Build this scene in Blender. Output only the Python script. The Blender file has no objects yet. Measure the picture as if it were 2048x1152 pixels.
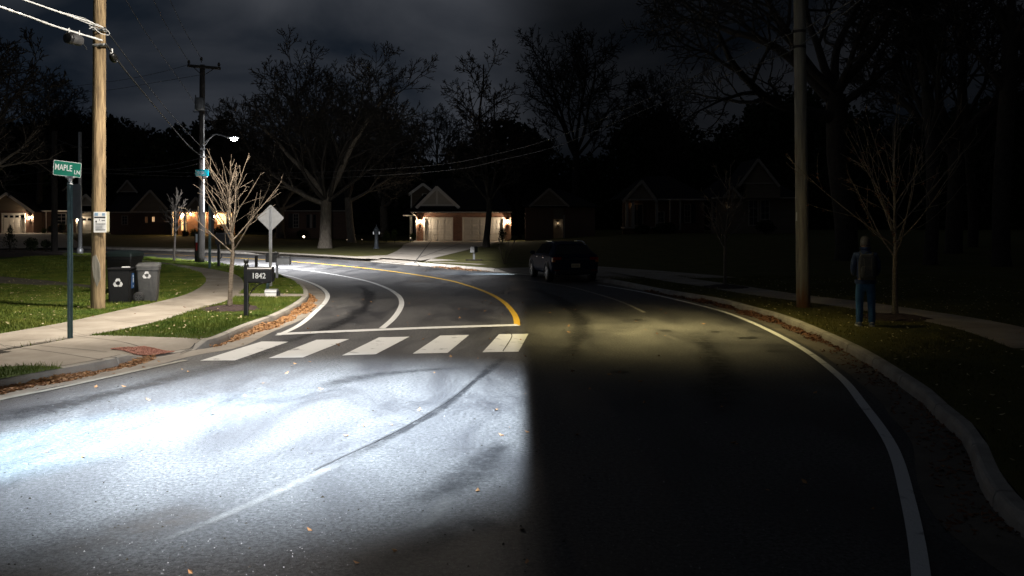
import bpy, bmesh, math, random
import numpy as np
from mathutils import Vector, Matrix

random.seed(7)
RNG = np.random.default_rng(11)
SC = bpy.context.scene
COL = SC.collection
PI = math.pi
R = math.radians

# ------------------------------------------------------------------ survey
# camera: level, 2.14 m above the road.  Pixel -> world survey helpers.
F, CAMH, CX, HY = 1800.0, 2.14, 1024.0, 440.0


def G(px, py, z=0.0):
    d = F * (CAMH - z) / (py - HY)
    return Vector(((px - CX) * d / F, d, z))


def P(px, py, d):
    return Vector(((px - CX) * d / F, d, CAMH - (py - HY) * d / F))


# ------------------------------------------------------------------ materials
MATS = {}


def mat(name, col, rough=0.7, col2=None, nscale=6.0, bump=0.0, bscale=None, metal=0.0, spec=0.5,
        emit=None, estr=0.0, coords='Object', detail=6.0, contrast=(0.35, 0.65), trans=0.0, stretch=None, coat=0.0):
    if name in MATS:
        return MATS[name]
    m = bpy.data.materials.new(name)
    m.use_nodes = True
    nt = m.node_tree
    b = nt.nodes['Principled BSDF']
    b.inputs['Base Color'].default_value = (*col, 1)
    b.inputs['Roughness'].default_value = rough
    b.inputs['Metallic'].default_value = metal
    b.inputs['Specular IOR Level'].default_value = spec
    b.inputs['Coat Weight'].default_value = coat
    if trans:
        b.inputs['Transmission Weight'].default_value = trans
    if emit:
        b.inputs['Emission Color'].default_value = (*emit, 1)
        b.inputs['Emission Strength'].default_value = estr
    vec = None
    if col2 or bump:
        if coords == 'World':
            g = nt.nodes.new('ShaderNodeNewGeometry')
            vec = g.outputs['Position']
        else:
            tc = nt.nodes.new('ShaderNodeTexCoord')
            vec = tc.outputs['Object']
        if stretch:
            mp = nt.nodes.new('ShaderNodeMapping')
            mp.inputs['Scale'].default_value = stretch
            nt.links.new(vec, mp.inputs['Vector'])
            vec = mp.outputs['Vector']
    if col2:
        n = nt.nodes.new('ShaderNodeTexNoise')
        n.inputs['Scale'].default_value = nscale
        n.inputs['Detail'].default_value = detail
        n.inputs['Roughness'].default_value = 0.65
        nt.links.new(vec, n.inputs['Vector'])
        r = nt.nodes.new('ShaderNodeValToRGB')
        r.color_ramp.elements[0].position = contrast[0]
        r.color_ramp.elements[1].position = contrast[1]
        r.color_ramp.elements[0].color = (*col, 1)
        r.color_ramp.elements[1].color = (*col2, 1)
        nt.links.new(n.outputs['Fac'], r.inputs['Fac'])
        nt.links.new(r.outputs['Color'], b.inputs['Base Color'])
    if bump:
        n2 = nt.nodes.new('ShaderNodeTexNoise')
        n2.inputs['Scale'].default_value = bscale or nscale * 4
        n2.inputs['Detail'].default_value = 5
        nt.links.new(vec, n2.inputs['Vector'])
        bp = nt.nodes.new('ShaderNodeBump')
        bp.inputs['Strength'].default_value = min(1, bump)
        bp.inputs['Distance'].default_value = 0.02
        nt.links.new(n2.outputs['Fac'], bp.inputs['Height'])
        nt.links.new(bp.outputs['Normal'], b.inputs['Normal'])
    MATS[name] = m
    return m


def N(nt, t, **kw):
    n = nt.nodes.new(t)
    for k, v in kw.items():
        if k in n.inputs:
            n.inputs[k].default_value = v
        else:
            setattr(n, k, v)
    return n


def asphalt_mat():
    m = bpy.data.materials.new('asphalt')
    m.use_nodes = True
    nt = m.node_tree
    L = nt.links.new
    b = nt.nodes['Principled BSDF']
    g = nt.nodes.new('ShaderNodeNewGeometry')
    pos = g.outputs['Position']
    fine = N(nt, 'ShaderNodeTexNoise', Scale=26.0, Detail=6.0, Roughness=0.9)
    L(pos, fine.inputs['Vector'])
    big = N(nt, 'ShaderNodeTexNoise', Scale=0.9, Detail=7.0, Roughness=0.62, Distortion=0.6)
    mp = N(nt, 'ShaderNodeMapping')
    mp.inputs['Scale'].default_value = (1.0, 0.42, 1)
    mp.inputs['Rotation'].default_value = (0, 0, R(-18))
    L(pos, mp.inputs['Vector'])
    L(mp.outputs['Vector'], big.inputs['Vector'])
    rb = N(nt, 'ShaderNodeValToRGB')
    rb.color_ramp.elements[0].position = 0.36
    rb.color_ramp.elements[0].color = (0.034, 0.034, 0.037, 1)
    rb.color_ramp.elements[1].position = 0.62
    rb.color_ramp.elements[1].color = (0.082, 0.080, 0.078, 1)
    L(big.outputs['Fac'], rb.inputs['Fac'])
    rf = N(nt, 'ShaderNodeValToRGB')
    rf.color_ramp.elements[0].position = 0.41
    rf.color_ramp.elements[0].color = (0.22, 0.22, 0.22, 1)
    rf.color_ramp.elements[1].position = 0.60
    rf.color_ramp.elements[1].color = (2.1, 2.1, 2.1, 1)
    L(fine.outputs['Fac'], rf.inputs['Fac'])
    mx = N(nt, 'ShaderNodeMix', data_type='RGBA', blend_type='MULTIPLY')
    mx.inputs[0].default_value = 1.0
    L(rb.outputs['Color'], mx.inputs[6])
    L(rf.outputs['Color'], mx.inputs[7])
    # pale aggregate stones
    vo = N(nt, 'ShaderNodeTexVoronoi', Scale=34.0)
    L(pos, vo.inputs['Vector'])
    st = N(nt, 'ShaderNodeMath', operation='LESS_THAN')
    st.inputs[1].default_value = 0.13
    L(vo.outputs['Distance'], st.inputs[0])
    sep = N(nt, 'ShaderNodeSeparateColor')
    L(vo.outputs['Color'], sep.inputs['Color'])
    st2 = N(nt, 'ShaderNodeMath', operation='GREATER_THAN')
    st2.inputs[1].default_value = 0.80
    L(sep.outputs['Red'], st2.inputs[0])
    sm = N(nt, 'ShaderNodeMath', operation='MULTIPLY')
    L(st.outputs[0], sm.inputs[0])
    L(st2.outputs[0], sm.inputs[1])
    mx2 = N(nt, 'ShaderNodeMix', data_type='RGBA')
    L(sm.outputs[0], mx2.inputs[0])
    L(mx.outputs[2], mx2.inputs[6])
    mx2.inputs[7].default_value = (0.34, 0.33, 0.31, 1)
    # thin meandering cracks
    vc = N(nt, 'ShaderNodeTexVoronoi', feature='DISTANCE_TO_EDGE', Scale=0.23)
    dn = N(nt, 'ShaderNodeTexNoise', Scale=1.6, Detail=6.0)
    L(pos, dn.inputs['Vector'])
    ad = N(nt, 'ShaderNodeVectorMath', operation='MULTIPLY_ADD')
    ad.inputs[1].default_value = (1.6, 1.6, 0)
    L(dn.outputs['Color'], ad.inputs[0])
    L(pos, ad.inputs[2])
    L(ad.outputs[0], vc.inputs['Vector'])
    cr = N(nt, 'ShaderNodeMath', operation='LESS_THAN')
    cr.inputs[1].default_value = 0.0022
    L(vc.outputs['Distance'], cr.inputs[0])
    mx3 = N(nt, 'ShaderNodeMix', data_type='RGBA')
    mx3.inputs[0].default_value = 0.0
    L(mx2.outputs[2], mx3.inputs[6])
    mx3.inputs[7].default_value = (0.012, 0.012, 0.012, 1)
    L(mx3.outputs[2], b.inputs['Base Color'])
    rr = N(nt, 'ShaderNodeMapRange')
    rr.inputs['From Min'].default_value = 0.35
    rr.inputs['From Max'].default_value = 0.62
    rr.inputs['To Min'].default_value = 0.42
    rr.inputs['To Max'].default_value = 0.68
    L(big.outputs['Fac'], rr.inputs['Value'])
    L(rr.outputs['Result'], b.inputs['Roughness'])
    bp = N(nt, 'ShaderNodeBump', Strength=0.9, Distance=0.016)
    L(fine.outputs['Fac'], bp.inputs['Height'])
    L(bp.outputs['Normal'], b.inputs['Normal'])
    return m


def brick_mat(name, c1, c2, mortar):
    m = bpy.data.materials.new(name)
    m.use_nodes = True
    nt = m.node_tree
    b = nt.nodes['Principled BSDF']
    tc = nt.nodes.new('ShaderNodeTexCoord')
    sp = nt.nodes.new('ShaderNodeSeparateXYZ')
    nt.links.new(tc.outputs['Object'], sp.inputs[0])
    a = N(nt, 'ShaderNodeMath', operation='ADD')
    nt.links.new(sp.outputs[0], a.inputs[0])
    nt.links.new(sp.outputs[1], a.inputs[1])
    cb = nt.nodes.new('ShaderNodeCombineXYZ')
    nt.links.new(a.outputs[0], cb.inputs[0])
    nt.links.new(sp.outputs[2], cb.inputs[1])
    br = nt.nodes.new('ShaderNodeTexBrick')
    br.inputs['Scale'].default_value = 1.0
    br.inputs['Brick Width'].default_value = 0.3
    br.inputs['Row Height'].default_value = 0.11
    br.inputs['Mortar Size'].default_value = 0.012
    br.inputs['Color1'].default_value = (*c1, 1)
    br.inputs['Color2'].default_value = (*c2, 1)
    br.inputs['Mortar'].default_value = (*mortar, 1)
    nt.links.new(cb.outputs[0], br.inputs['Vector'])
    nt.links.new(br.outputs['Color'], b.inputs['Base Color'])
    b.inputs['Roughness'].default_value = 0.85
    return m


def emis(name, col, s):
    m = bpy.data.materials.new(name)
    m.use_nodes = True
    nt = m.node_tree
    b = nt.nodes['Principled BSDF']
    b.inputs['Base Color'].default_value = (*col, 1)
    b.inputs['Emission Color'].default_value = (*col, 1)
    b.inputs['Emission Strength'].default_value = s
    return m


def stain_mat(name='road_stain', col=(.016, .016, .018), rough=.42):
    """thin worn-in stain: its strength is stored per vertex and broken up by noise"""
    m = bpy.data.materials.new(name)
    m.use_nodes = True
    nt = m.node_tree
    b = nt.nodes['Principled BSDF']
    b.inputs['Base Color'].default_value = (*col, 1)
    b.inputs['Roughness'].default_value = rough
    at_ = N(nt, 'ShaderNodeAttribute', attribute_name='strength')
    g = nt.nodes.new('ShaderNodeNewGeometry')
    n = N(nt, 'ShaderNodeTexNoise', Scale=5.0, Detail=9.0, Roughness=.75)
    nt.links.new(g.outputs['Position'], n.inputs['Vector'])
    mr = N(nt, 'ShaderNodeMapRange')
    mr.inputs['From Min'].default_value = .30
    mr.inputs['From Max'].default_value = .62
    nt.links.new(n.outputs['Fac'], mr.inputs['Value'])
    mu = N(nt, 'ShaderNodeMath', operation='MULTIPLY')
    nt.links.new(at_.outputs['Fac'], mu.inputs[0])
    nt.links.new(mr.outputs['Result'], mu.inputs[1])
    tr = nt.nodes.new('ShaderNodeBsdfTransparent')
    mx = nt.nodes.new('ShaderNodeMixShader')
    nt.links.new(mu.outputs[0], mx.inputs[0])
    nt.links.new(tr.outputs[0], mx.inputs[1])
    nt.links.new(b.outputs[0], mx.inputs[2])
    nt.links.new(mx.outputs[0], nt.nodes['Material Output'].inputs['Surface'])
    return m


M = dict(
    stain=stain_mat(),
    duststain=stain_mat('dust_stain', (.22, .21, .195), .85),
    asphalt=asphalt_mat(),
    concrete=mat('concrete', (0.25, 0.215, 0.17), 0.85, (0.39, 0.345, 0.285), 1.1, 0.25, 60, coords='World', detail=9),
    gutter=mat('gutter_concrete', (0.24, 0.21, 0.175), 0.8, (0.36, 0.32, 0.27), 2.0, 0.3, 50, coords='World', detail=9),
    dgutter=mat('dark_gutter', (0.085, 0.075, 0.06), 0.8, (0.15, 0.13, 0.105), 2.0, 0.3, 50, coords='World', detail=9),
    kerb=mat('kerb_concrete', (0.28, 0.255, 0.22), 0.85, (0.43, 0.40, 0.35), 2.4, 0.35, 40, coords='World', detail=9),
    joint=mat('joint', (0.05, 0.045, 0.04), 0.95),
    paint=mat('white_paint', (0.16, 0.16, 0.158), 0.6, (0.74, 0.74, 0.72), 3.2, 0.6, 55, coords='World', detail=12, contrast=(0.30, 0.42)),
    ypaint=mat('yellow_paint', (0.80, 0.45, 0.025), 0.55, (0.87, 0.54, 0.05), 4.0, 0.2, 60, coords='World'),
    oldpaint=mat('worn_paint', (0.26, 0.24, 0.2), 0.6, (0.42, 0.40, 0.34), 6, coords='World'),
    lawn=mat('lawn_turf', (0.034, 0.06, 0.009), 0.95, (0.07, 0.105, 0.018), 1.4, 0.6, 45, coords='World', detail=10, spec=0.2),
    dlawn=mat('autumn_turf', (0.050, 0.052, 0.012), 0.95, (0.095, 0.085, 0.022), 1.2, 0.6, 40, coords='World', detail=10, spec=0.2),
    soil=mat('soil', (0.03, 0.024, 0.016), 0.95, (0.05, 0.042, 0.025), 3.0, 0.4, 30, coords='World'),
    mulch=mat('mulch', (0.028, 0.018, 0.016), 0.95, (0.06, 0.036, 0.032), 18, 1.0, 60),
    wood=mat('pole_wood', (0.10, 0.066, 0.034), 0.85, (0.35, 0.25, 0.135), 8.0, 0.8, 16, stretch=(2.4, 2.4, 0.2), detail=11, contrast=(0.36, 0.6)),
    oldwood=mat('weathered_wood', (0.15, 0.137, 0.115), 0.85, (0.27, 0.25, 0.21), 7.0, 0.5, 14, stretch=(2.2, 2.2, 0.22), detail=9),
    darkwood=mat('creosote_wood', (0.014, 0.012, 0.011), 0.9, (0.03, 0.026, 0.022), 8.0, 0.3, 14, stretch=(2, 2, 0.25)),
    steel=mat('galvanised_steel', (0.45, 0.46, 0.47), 0.45, (0.55, 0.56, 0.57), 9, metal=0.6),
    alu=mat('sign_back', (0.50, 0.50, 0.50), 0.5, (0.60, 0.60, 0.60), 7, metal=0.3),
    gpost=mat('green_post', (0.05, 0.085, 0.085), 0.5, (0.075, 0.12, 0.125), 14, metal=0.3),
    gsign=mat('green_sign', (0.0, 0.16, 0.105), 0.45),
    csign=mat('teal_sign', (0.0, 0.26, 0.34), 0.4, (0.01, 0.36, 0.44), 9),
    white=mat('white_lettering', (0.82, 0.82, 0.80), 0.5),
    silver=mat('grey_lettering', (0.55, 0.55, 0.55), 0.5, (0.72, 0.72, 0.72), 22),
    black=mat('black_metal', (0.012, 0.012, 0.013), 0.38, (0.02, 0.02, 0.021), 18),
    rubber=mat('black_rubber', (0.012, 0.012, 0.012), 0.7),
    blackpl=mat('black_plastic', (0.005, 0.005, 0.0055), 0.5, (0.009, 0.009, 0.0095), 30, 0.1, 90, spec=.35),
    greypl=mat('grey_plastic', (0.05, 0.05, 0.048), 0.5, (0.068, 0.068, 0.065), 12, 0.1, 90),
    lidpl=mat('lid_plastic', (0.085, 0.085, 0.085), 0.4, (0.115, 0.115, 0.11), 12),
    bluelab=mat('blue_label', (0.02, 0.07, 0.19), 0.4),
    terracotta=mat('terracotta', (0.33, 0.135, 0.085), 0.8, (0.42, 0.18, 0.12), 9, coords='World'),
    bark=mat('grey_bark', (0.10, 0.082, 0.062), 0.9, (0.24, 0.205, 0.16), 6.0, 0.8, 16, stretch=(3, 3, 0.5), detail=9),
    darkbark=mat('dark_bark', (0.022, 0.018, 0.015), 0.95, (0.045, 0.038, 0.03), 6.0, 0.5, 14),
    ybark=mat('pale_young_bark', (0.12, 0.09, 0.062), 0.8, (0.26, 0.205, 0.15), 14, 0.4, 40, stretch=(1, 1, 2.5)),
    rbark=mat('grey_young_bark', (0.10, 0.078, 0.056), 0.8, (0.20, 0.165, 0.125), 14, 0.4, 40, stretch=(1, 1, 2.5)),
    leaf=mat('dry_leaf', (0.24, 0.10, 0.035), 0.75, (0.52, 0.29, 0.12), 9, coords='World'),
    leafd=mat('russet_leaf', (0.085, 0.028, 0.012), 0.75, (0.20, 0.085, 0.035), 3.5, coords='World'),
    leafp=mat('pale_leaf', (0.42, 0.33, 0.14), 0.75, (0.58, 0.50, 0.30), 5, coords='World'),
    blade=mat('grass_blade', (0.060, 0.118, 0.010), 0.7, (0.19, 0.21, 0.035), 1.6, coords='World', spec=0.3, detail=9),
    dblade=mat('autumn_blade', (0.075, 0.075, 0.016), 0.8, (0.16, 0.145, 0.04), 2.5, coords='World', spec=0.2, detail=9),
    foliage=mat('evergreen_foliage', (0.018, 0.026, 0.014), 0.9, (0.03, 0.04, 0.02), 2.0, spec=0.1),
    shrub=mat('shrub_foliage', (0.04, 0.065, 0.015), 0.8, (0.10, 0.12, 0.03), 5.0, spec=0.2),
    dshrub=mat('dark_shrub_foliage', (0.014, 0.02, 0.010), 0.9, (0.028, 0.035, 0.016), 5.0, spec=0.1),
    cable=mat('pale_cable', (0.70, 0.70, 0.70), 0.5),
    dcable=mat('dark_cable', (0.055, 0.055, 0.055), 0.6),
    paper=mat('paper', (0.74, 0.74, 0.72), 0.7, (0.82, 0.82, 0.8), 8),
    pblue=mat('print_blue', (0.25, 0.38, 0.52), 0.6),
    ink=mat('ink', (0.02, 0.02, 0.025), 0.6),
    inkg=mat('grey_ink', (0.35, 0.35, 0.36), 0.6),
    yellowp=mat('cream_board', (0.55, 0.50, 0.33), 0.7),
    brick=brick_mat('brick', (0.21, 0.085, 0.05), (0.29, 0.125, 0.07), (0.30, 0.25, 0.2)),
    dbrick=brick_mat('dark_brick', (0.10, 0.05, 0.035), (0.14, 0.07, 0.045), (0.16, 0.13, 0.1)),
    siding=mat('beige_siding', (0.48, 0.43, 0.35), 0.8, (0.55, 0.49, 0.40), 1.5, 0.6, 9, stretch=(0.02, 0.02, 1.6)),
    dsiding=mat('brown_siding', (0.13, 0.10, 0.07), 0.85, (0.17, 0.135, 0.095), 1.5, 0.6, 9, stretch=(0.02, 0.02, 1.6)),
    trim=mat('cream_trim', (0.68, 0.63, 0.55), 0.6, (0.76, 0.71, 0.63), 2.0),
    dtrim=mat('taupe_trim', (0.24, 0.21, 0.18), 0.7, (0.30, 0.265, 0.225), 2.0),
    roof=mat('shingle', (0.016, 0.015, 0.016), 0.95, (0.032, 0.03, 0.03), 9, 0.5, 30, spec=0.1),
    gdoor=mat('garage_door_paint', (0.66, 0.62, 0.56), 0.6, (0.72, 0.68, 0.61), 1.5),
    glass=mat('dark_glass', (0.012, 0.014, 0.017), 0.08),
    shutter=mat('shutter', (0.02, 0.02, 0.022), 0.7),
    carpaint=mat('navy_car_paint', (0.007, 0.014, 0.036), 0.5, spec=.03),
    cartrim=mat('car_trim', (0.012, 0.012, 0.013), 0.45),
    rim=mat('rim', (0.22, 0.22, 0.23), 0.3, metal=0.9),
    chrome=mat('chrome', (0.7, 0.7, 0.72), 0.12, metal=1.0),
    tailred=mat('tail_red', (0.28, 0.012, 0.01), 0.15),
    tailamb=mat('tail_amber', (0.55, 0.17, 0.03), 0.2),
    plate=mat('plate', (0.66, 0.58, 0.38), 0.5),
    skin=mat('skin', (0.45, 0.27, 0.19), 0.55),
    jacket=mat('navy_jacket', (0.012, 0.028, 0.085), 0.85, (0.022, 0.045, 0.12), 16, 0.4, 40),
    jeans=mat('blue_jeans', (0.020, 0.085, 0.21), 0.9, (0.036, 0.125, 0.29), 10, 0.4, 60),
    beanie=mat('grey_knit', (0.06, 0.058, 0.06), 0.95, (0.10, 0.097, 0.10), 40, 0.6, 90),
    pack=mat('black_nylon', (0.03, 0.03, 0.033), 0.6, (0.06, 0.06, 0.065), 18, 0.4, 50),
    shoe=mat('shoe_canvas', (0.10, 0.12, 0.17), 0.8),
    sole=mat('shoe_sole', (0.55, 0.55, 0.52), 0.7),
    stone=mat('pale_stone', (0.25, 0.245, 0.24), 0.6, (0.48, 0.47, 0.45), 4, coords='World'),
    tar=mat('tar', (0.012, 0.012, 0.013), 0.42, (0.03, 0.03, 0.03), 14, coords='World'),
    dust=mat('road_dust', (0.06, 0.059, 0.057), 0.7, (0.19, 0.185, 0.175), 3, coords='World', detail=10),
    red=mat('red_band', (0.33, 0.012, 0.012), 0.5),
    bluew=mat('pale_band', (0.50, 0.58, 0.66), 0.5, (0.72, 0.74, 0.76), 20),
    iron=mat('patinated_iron', (0.035, 0.042, 0.05), 0.55, (0.06, 0.07, 0.08), 8),
    rust=mat('rust', (0.20, 0.065, 0.015), 0.9, (0.30, 0.12, 0.03), 8),
)


# ------------------------------------------------------------------ mesh builder
class MB:
    def __init__(s, xf=None):
        s.v, s.f, s.xf = [], [], xf

    def add(s, vs, fs, xf=None):
        b = len(s.v)
        for p in vs:
            p = Vector(p)
            if xf is not None:
                p = xf @ p
            s.v.append(p)
        for f in fs:
            s.f.append(tuple(b + i for i in f))
        return s

    def box(s, x0, x1, y0, y1, z0, z1, xf=None, bev=0.0):
        if bev <= 0:
            vs = [(x, y, z) for z in (z0, z1) for y in (y0, y1) for x in (x0, x1)]
            fs = [(0, 2, 3, 1), (4, 5, 7, 6), (0, 1, 5, 4), (2, 6, 7, 3), (0, 4, 6, 2), (1, 3, 7, 5)]
            return s.add(vs, fs, xf)
        bm = bmesh.new()
        bmesh.ops.create_cube(bm, size=1)
        for v in bm.verts:
            v.co = Vector(((x0 + x1) / 2 + v.co.x * (x1 - x0), (y0 + y1) / 2 + v.co.y * (y1 - y0), (z0 + z1) / 2 + v.co.z * (z1 - z0)))
        bmesh.ops.bevel(bm, geom=bm.edges[:], offset=bev, segments=2, affect='EDGES', profile=0.6)
        return s.bm(bm, xf)

    def bm(s, bm, xf=None):
        bm.verts.index_update()
        s.add([v.co.copy() for v in bm.verts], [[v.index for v in f.verts] for f in bm.faces], xf)
        bm.free()
        return s

    def tube(s, pts, rad, n=8, cap=True, xf=None):
        pts = [Vector(p) for p in pts]
        if not hasattr(rad, '__len__'):
            rad = [rad] * len(pts)
        vs, fs = [], []
        t0 = (pts[1] - pts[0]).normalized()
        a = t0.orthogonal().normalized()
        for i, p in enumerate(pts):
            t = (pts[min(i + 1, len(pts) - 1)] - pts[max(i - 1, 0)]).normalized()
            a = (a - t * a.dot(t))
            a = a.normalized() if a.length > 1e-6 else t.orthogonal().normalized()
            b = t.cross(a)
            for k in range(n):
                an = 2 * PI * k / n
                vs.append(p + (a * math.cos(an) + b * math.sin(an)) * rad[i])
        for i in range(len(pts) - 1):
            for k in range(n):
                k2 = (k + 1) % n
                fs.append((i * n + k, i * n + k2, (i + 1) * n + k2, (i + 1) * n + k))
        if cap:
            fs.append(tuple(range(n - 1, -1, -1)))
            fs.append(tuple((len(pts) - 1) * n + k for k in range(n)))
        return s.add(vs, fs, xf)

    def lathe(s, prof, n=16, xf=None, capb=True, capt=True):
        vs, fs = [], []
        for (r, z) in prof:
            for k in range(n):
                a = 2 * PI * k / n
                vs.append((r * math.cos(a), r * math.sin(a), z))
        for i in range(len(prof) - 1):
            for k in range(n):
                k2 = (k + 1) % n
                fs.append((i * n + k, i * n + k2, (i + 1) * n + k2, (i + 1) * n + k))
        if capb:
            fs.append(tuple(range(n - 1, -1, -1)))
        if capt:
            fs.append(tuple((len(prof) - 1) * n + k for k in range(n)))
        return s.add(vs, fs, xf)

    def prism(s, poly, h0, h1, xf=None):
        """poly in (x,y) extruded from z=h0 to h1"""
        n = len(poly)
        vs = [(x, y, h0) for x, y in poly] + [(x, y, h1) for x, y in poly]
        fs = [tuple(range(n - 1, -1, -1)), tuple(range(n, 2 * n))]
        for i in range(n):
            j = (i + 1) % n
            fs.append((i, j, n + j, n + i))
        return s.add(vs, fs, xf)

    def xz(s, poly, y0, y1, xf=None):
        """poly in (x,z), counter-clockwise seen from -y, extruded from y0 (front) to y1"""
        n = len(poly)
        vs = [(x, y0, z) for x, z in poly] + [(x, y1, z) for x, z in poly]
        fs = [tuple(range(n)), tuple(range(2 * n - 1, n - 1, -1))]
        for i in range(n):
            j = (i + 1) % n
            fs.append((i, n + i, n + j, j))
        return s.add(vs, fs, xf)

    def ball(s, c, r, seg=12, xf=None):
        bm = bmesh.new()
        bmesh.ops.create_uvsphere(bm, u_segments=seg, v_segments=max(6, seg // 2 + 2), radius=1)
        rr = r if hasattr(r, '__len__') else (r, r, r)
        for v in bm.verts:
            v.co = Vector((c[0] + v.co.x * rr[0], c[1] + v.co.y * rr[1], c[2] + v.co.z * rr[2]))
        return s.bm(bm, xf)

    def build(s, name, m, parent=None, smooth=False, loc=None):
        me = bpy.data.meshes.new(name)
        me.from_pydata([tuple(v) for v in s.v], [], s.f)
        me.materials.append(m)
        if smooth:
            me.polygons.foreach_set('use_smooth', [True] * len(me.polygons))
        me.update()
        o = bpy.data.objects.new(name, me)
        COL.objects.link(o)
        if parent:
            o.parent = parent
        if loc is not None:
            o.location = loc
        return o


def smooth_by_angle(o, ang=40):
    me = o.data
    bm = bmesh.new()
    bm.from_mesh(me)
    for f in bm.faces:
        f.smooth = True
    for e in bm.edges:
        e.smooth = e.calc_face_angle(0) < R(ang)
    bm.to_mesh(me)
    bm.free()
    return o


def npmesh(name, V, Fc, m, parent=None, smooth=False, k=None):
    """V (n,3) array; Fc (m,k) int array"""
    me = bpy.data.meshes.new(name)
    V = np.asarray(V, dtype=np.float32)
    Fc = np.asarray(Fc, dtype=np.int32)
    k = Fc.shape[1]
    me.vertices.add(len(V))
    me.vertices.foreach_set('co', V.ravel())
    me.loops.add(Fc.size)
    me.loops.foreach_set('vertex_index', Fc.ravel())
    me.polygons.add(len(Fc))
    me.polygons.foreach_set('loop_start', np.arange(0, Fc.size, k, dtype=np.int32))
    me.polygons.foreach_set('loop_total', np.full(len(Fc), k, dtype=np.int32))
    if smooth:
        me.polygons.foreach_set('use_smooth', np.ones(len(Fc), dtype=bool))
    me.materials.append(m)
    me.update(calc_edges=True)
    me.validate()
    o = bpy.data.objects.new(name, me)
    COL.objects.link(o)
    if parent:
        o.parent = parent
    return o


def thing(name, label, cat, loc=(0, 0, 0), rz=0.0, group=None):
    o = bpy.data.objects.new(name, None)
    COL.objects.link(o)
    o.empty_display_size = 0.2
    o.location = loc
    o.rotation_euler = (0, 0, rz)
    return tag(o, label, cat, group)


def tag(o, label, cat, group=None):
    o['label'] = label
    o['category'] = cat
    if group:
        o['group'] = group
    return o


def struct(o):
    o['kind'] = 'structure'
    return o


def stuff(o):
    o['kind'] = 'stuff'
    return o


def text_part(s, size, m, parent, loc, rot=(PI / 2, 0, 0), name='lettering', depth=0.002, sx=1.0, bold=0.0):
    cu = bpy.data.curves.new(name, 'FONT')
    cu.body = s
    cu.size = size
    cu.extrude = depth
    cu.offset = bold
    cu.align_x = 'CENTER'
    cu.align_y = 'CENTER'
    tmp = bpy.data.objects.new('tmp', cu)
    COL.objects.link(tmp)
    dg = bpy.context.evaluated_depsgraph_get()
    me = bpy.data.meshes.new_from_object(tmp.evaluated_get(dg))
    bpy.data.objects.remove(tmp)
    bpy.data.curves.remove(cu)
    me.name = name
    me.materials.clear()
    me.materials.append(m)
    o = bpy.data.objects.new(name, me)
    COL.objects.link(o)
    o.parent = parent
    o.location = loc
    o.rotation_euler = rot
    o.scale = (sx, 1, 1)
    return o


# ------------------------------------------------------------------ polylines
def catmull(pts, n=8):
    pts = [Vector(p) for p in pts]
    out = []
    for i in range(len(pts) - 1):
        p0, p1, p2, p3 = pts[max(i - 1, 0)], pts[i], pts[i + 1], pts[min(i + 2, len(pts) - 1)]
        for k in range(n):
            t = k / n
            out.append(0.5 * ((2 * p1) + (p2 - p0) * t + (2 * p0 - 5 * p1 + 4 * p2 - p3) * t * t + (3 * p1 - p0 - 3 * p2 + p3) * t ** 3))
    out.append(pts[-1])
    return out


def resample(pts, step):
    out = [pts[0].copy()]
    acc = 0.0
    for a, b in zip(pts[:-1], pts[1:]):
        L = (b - a).length
        if L < 1e-9:
            continue
        t = step - acc
        while t <= L:
            out.append(a + (b - a) * (t / L))
            t += step
        acc = (acc + L) % step if L >= (step - acc) else acc + L
    if (out[-1] - pts[-1]).length > step * 0.3:
        out.append(pts[-1].copy())
    return out


def normals2(pts):
    ns = []
    for i in range(len(pts)):
        t = pts[min(i + 1, len(pts) - 1)] - pts[max(i - 1, 0)]
        t.z = 0
        t.normalize()
        ns.append(Vector((t.y, -t.x, 0)))   # right-hand side of travel
    return ns


def offset(pts, d):
    return [p + n * d for p, n in zip(pts, normals2(pts))]


def ribbon(name, pts, w, z, m, w2=None, smooth_pts=True):
    ns = normals2(pts)
    mb = MB()
    vs, fs = [], []
    for i, (p, n) in enumerate(zip(pts, ns)):
        ww = w if w2 is None else w + (w2 - w) * i / (len(pts) - 1)
        vs += [(p.x - n.x * ww / 2, p.y - n.y * ww / 2, z), (p.x + n.x * ww / 2, p.y + n.y * ww / 2, z)]
        if i:
            b = 2 * i
            fs.append((b - 2, b - 1, b + 1, b))
    mb.add(vs, fs)
    return struct(mb.build(name, m))


def fill_poly(name, poly, z, m, zf=None, sub=0):
    bm = bmesh.new()
    vs = [bm.verts.new((p[0], p[1], 0)) for p in poly]
    es = [bm.edges.new((vs[i], vs[(i + 1) % len(vs)])) for i in range(len(vs))]
    bmesh.ops.triangle_fill(bm, use_beauty=True, use_dissolve=False, edges=es)
    for f in bm.faces:
        if f.normal.z < 0:
            f.normal_flip()
    for v in bm.verts:
        v.co.z = zf(v.co.x, v.co.y) if zf else z
    me = bpy.data.meshes.new(name)
    bm.to_mesh(me)
    bm.free()
    me.materials.append(m)
    o = bpy.data.objects.new(name, me)
    COL.objects.link(o)
    return struct(o)


def inside(poly, x, y):
    """vectorised point in polygon"""
    c = np.zeros(len(x), dtype=bool)
    n = len(poly)
    for i in range(n):
        x1, y1 = poly[i][0], poly[i][1]
        x2, y2 = poly[(i + 1) % n][0], poly[(i + 1) % n][1]
        cond = ((y1 > y) != (y2 > y))
        with np.errstate(divide='ignore', invalid='ignore'):
            xi = (x2 - x1) * (y - y1) / (y2 - y1 + 1e-12) + x1
        c ^= cond & (x < xi)
    return c

# ------------------------------------------------------------------ the street plan (world metres)
def gl(pts, z=0.0):
    return [G(x, y, z) for x, y in pts]


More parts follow.
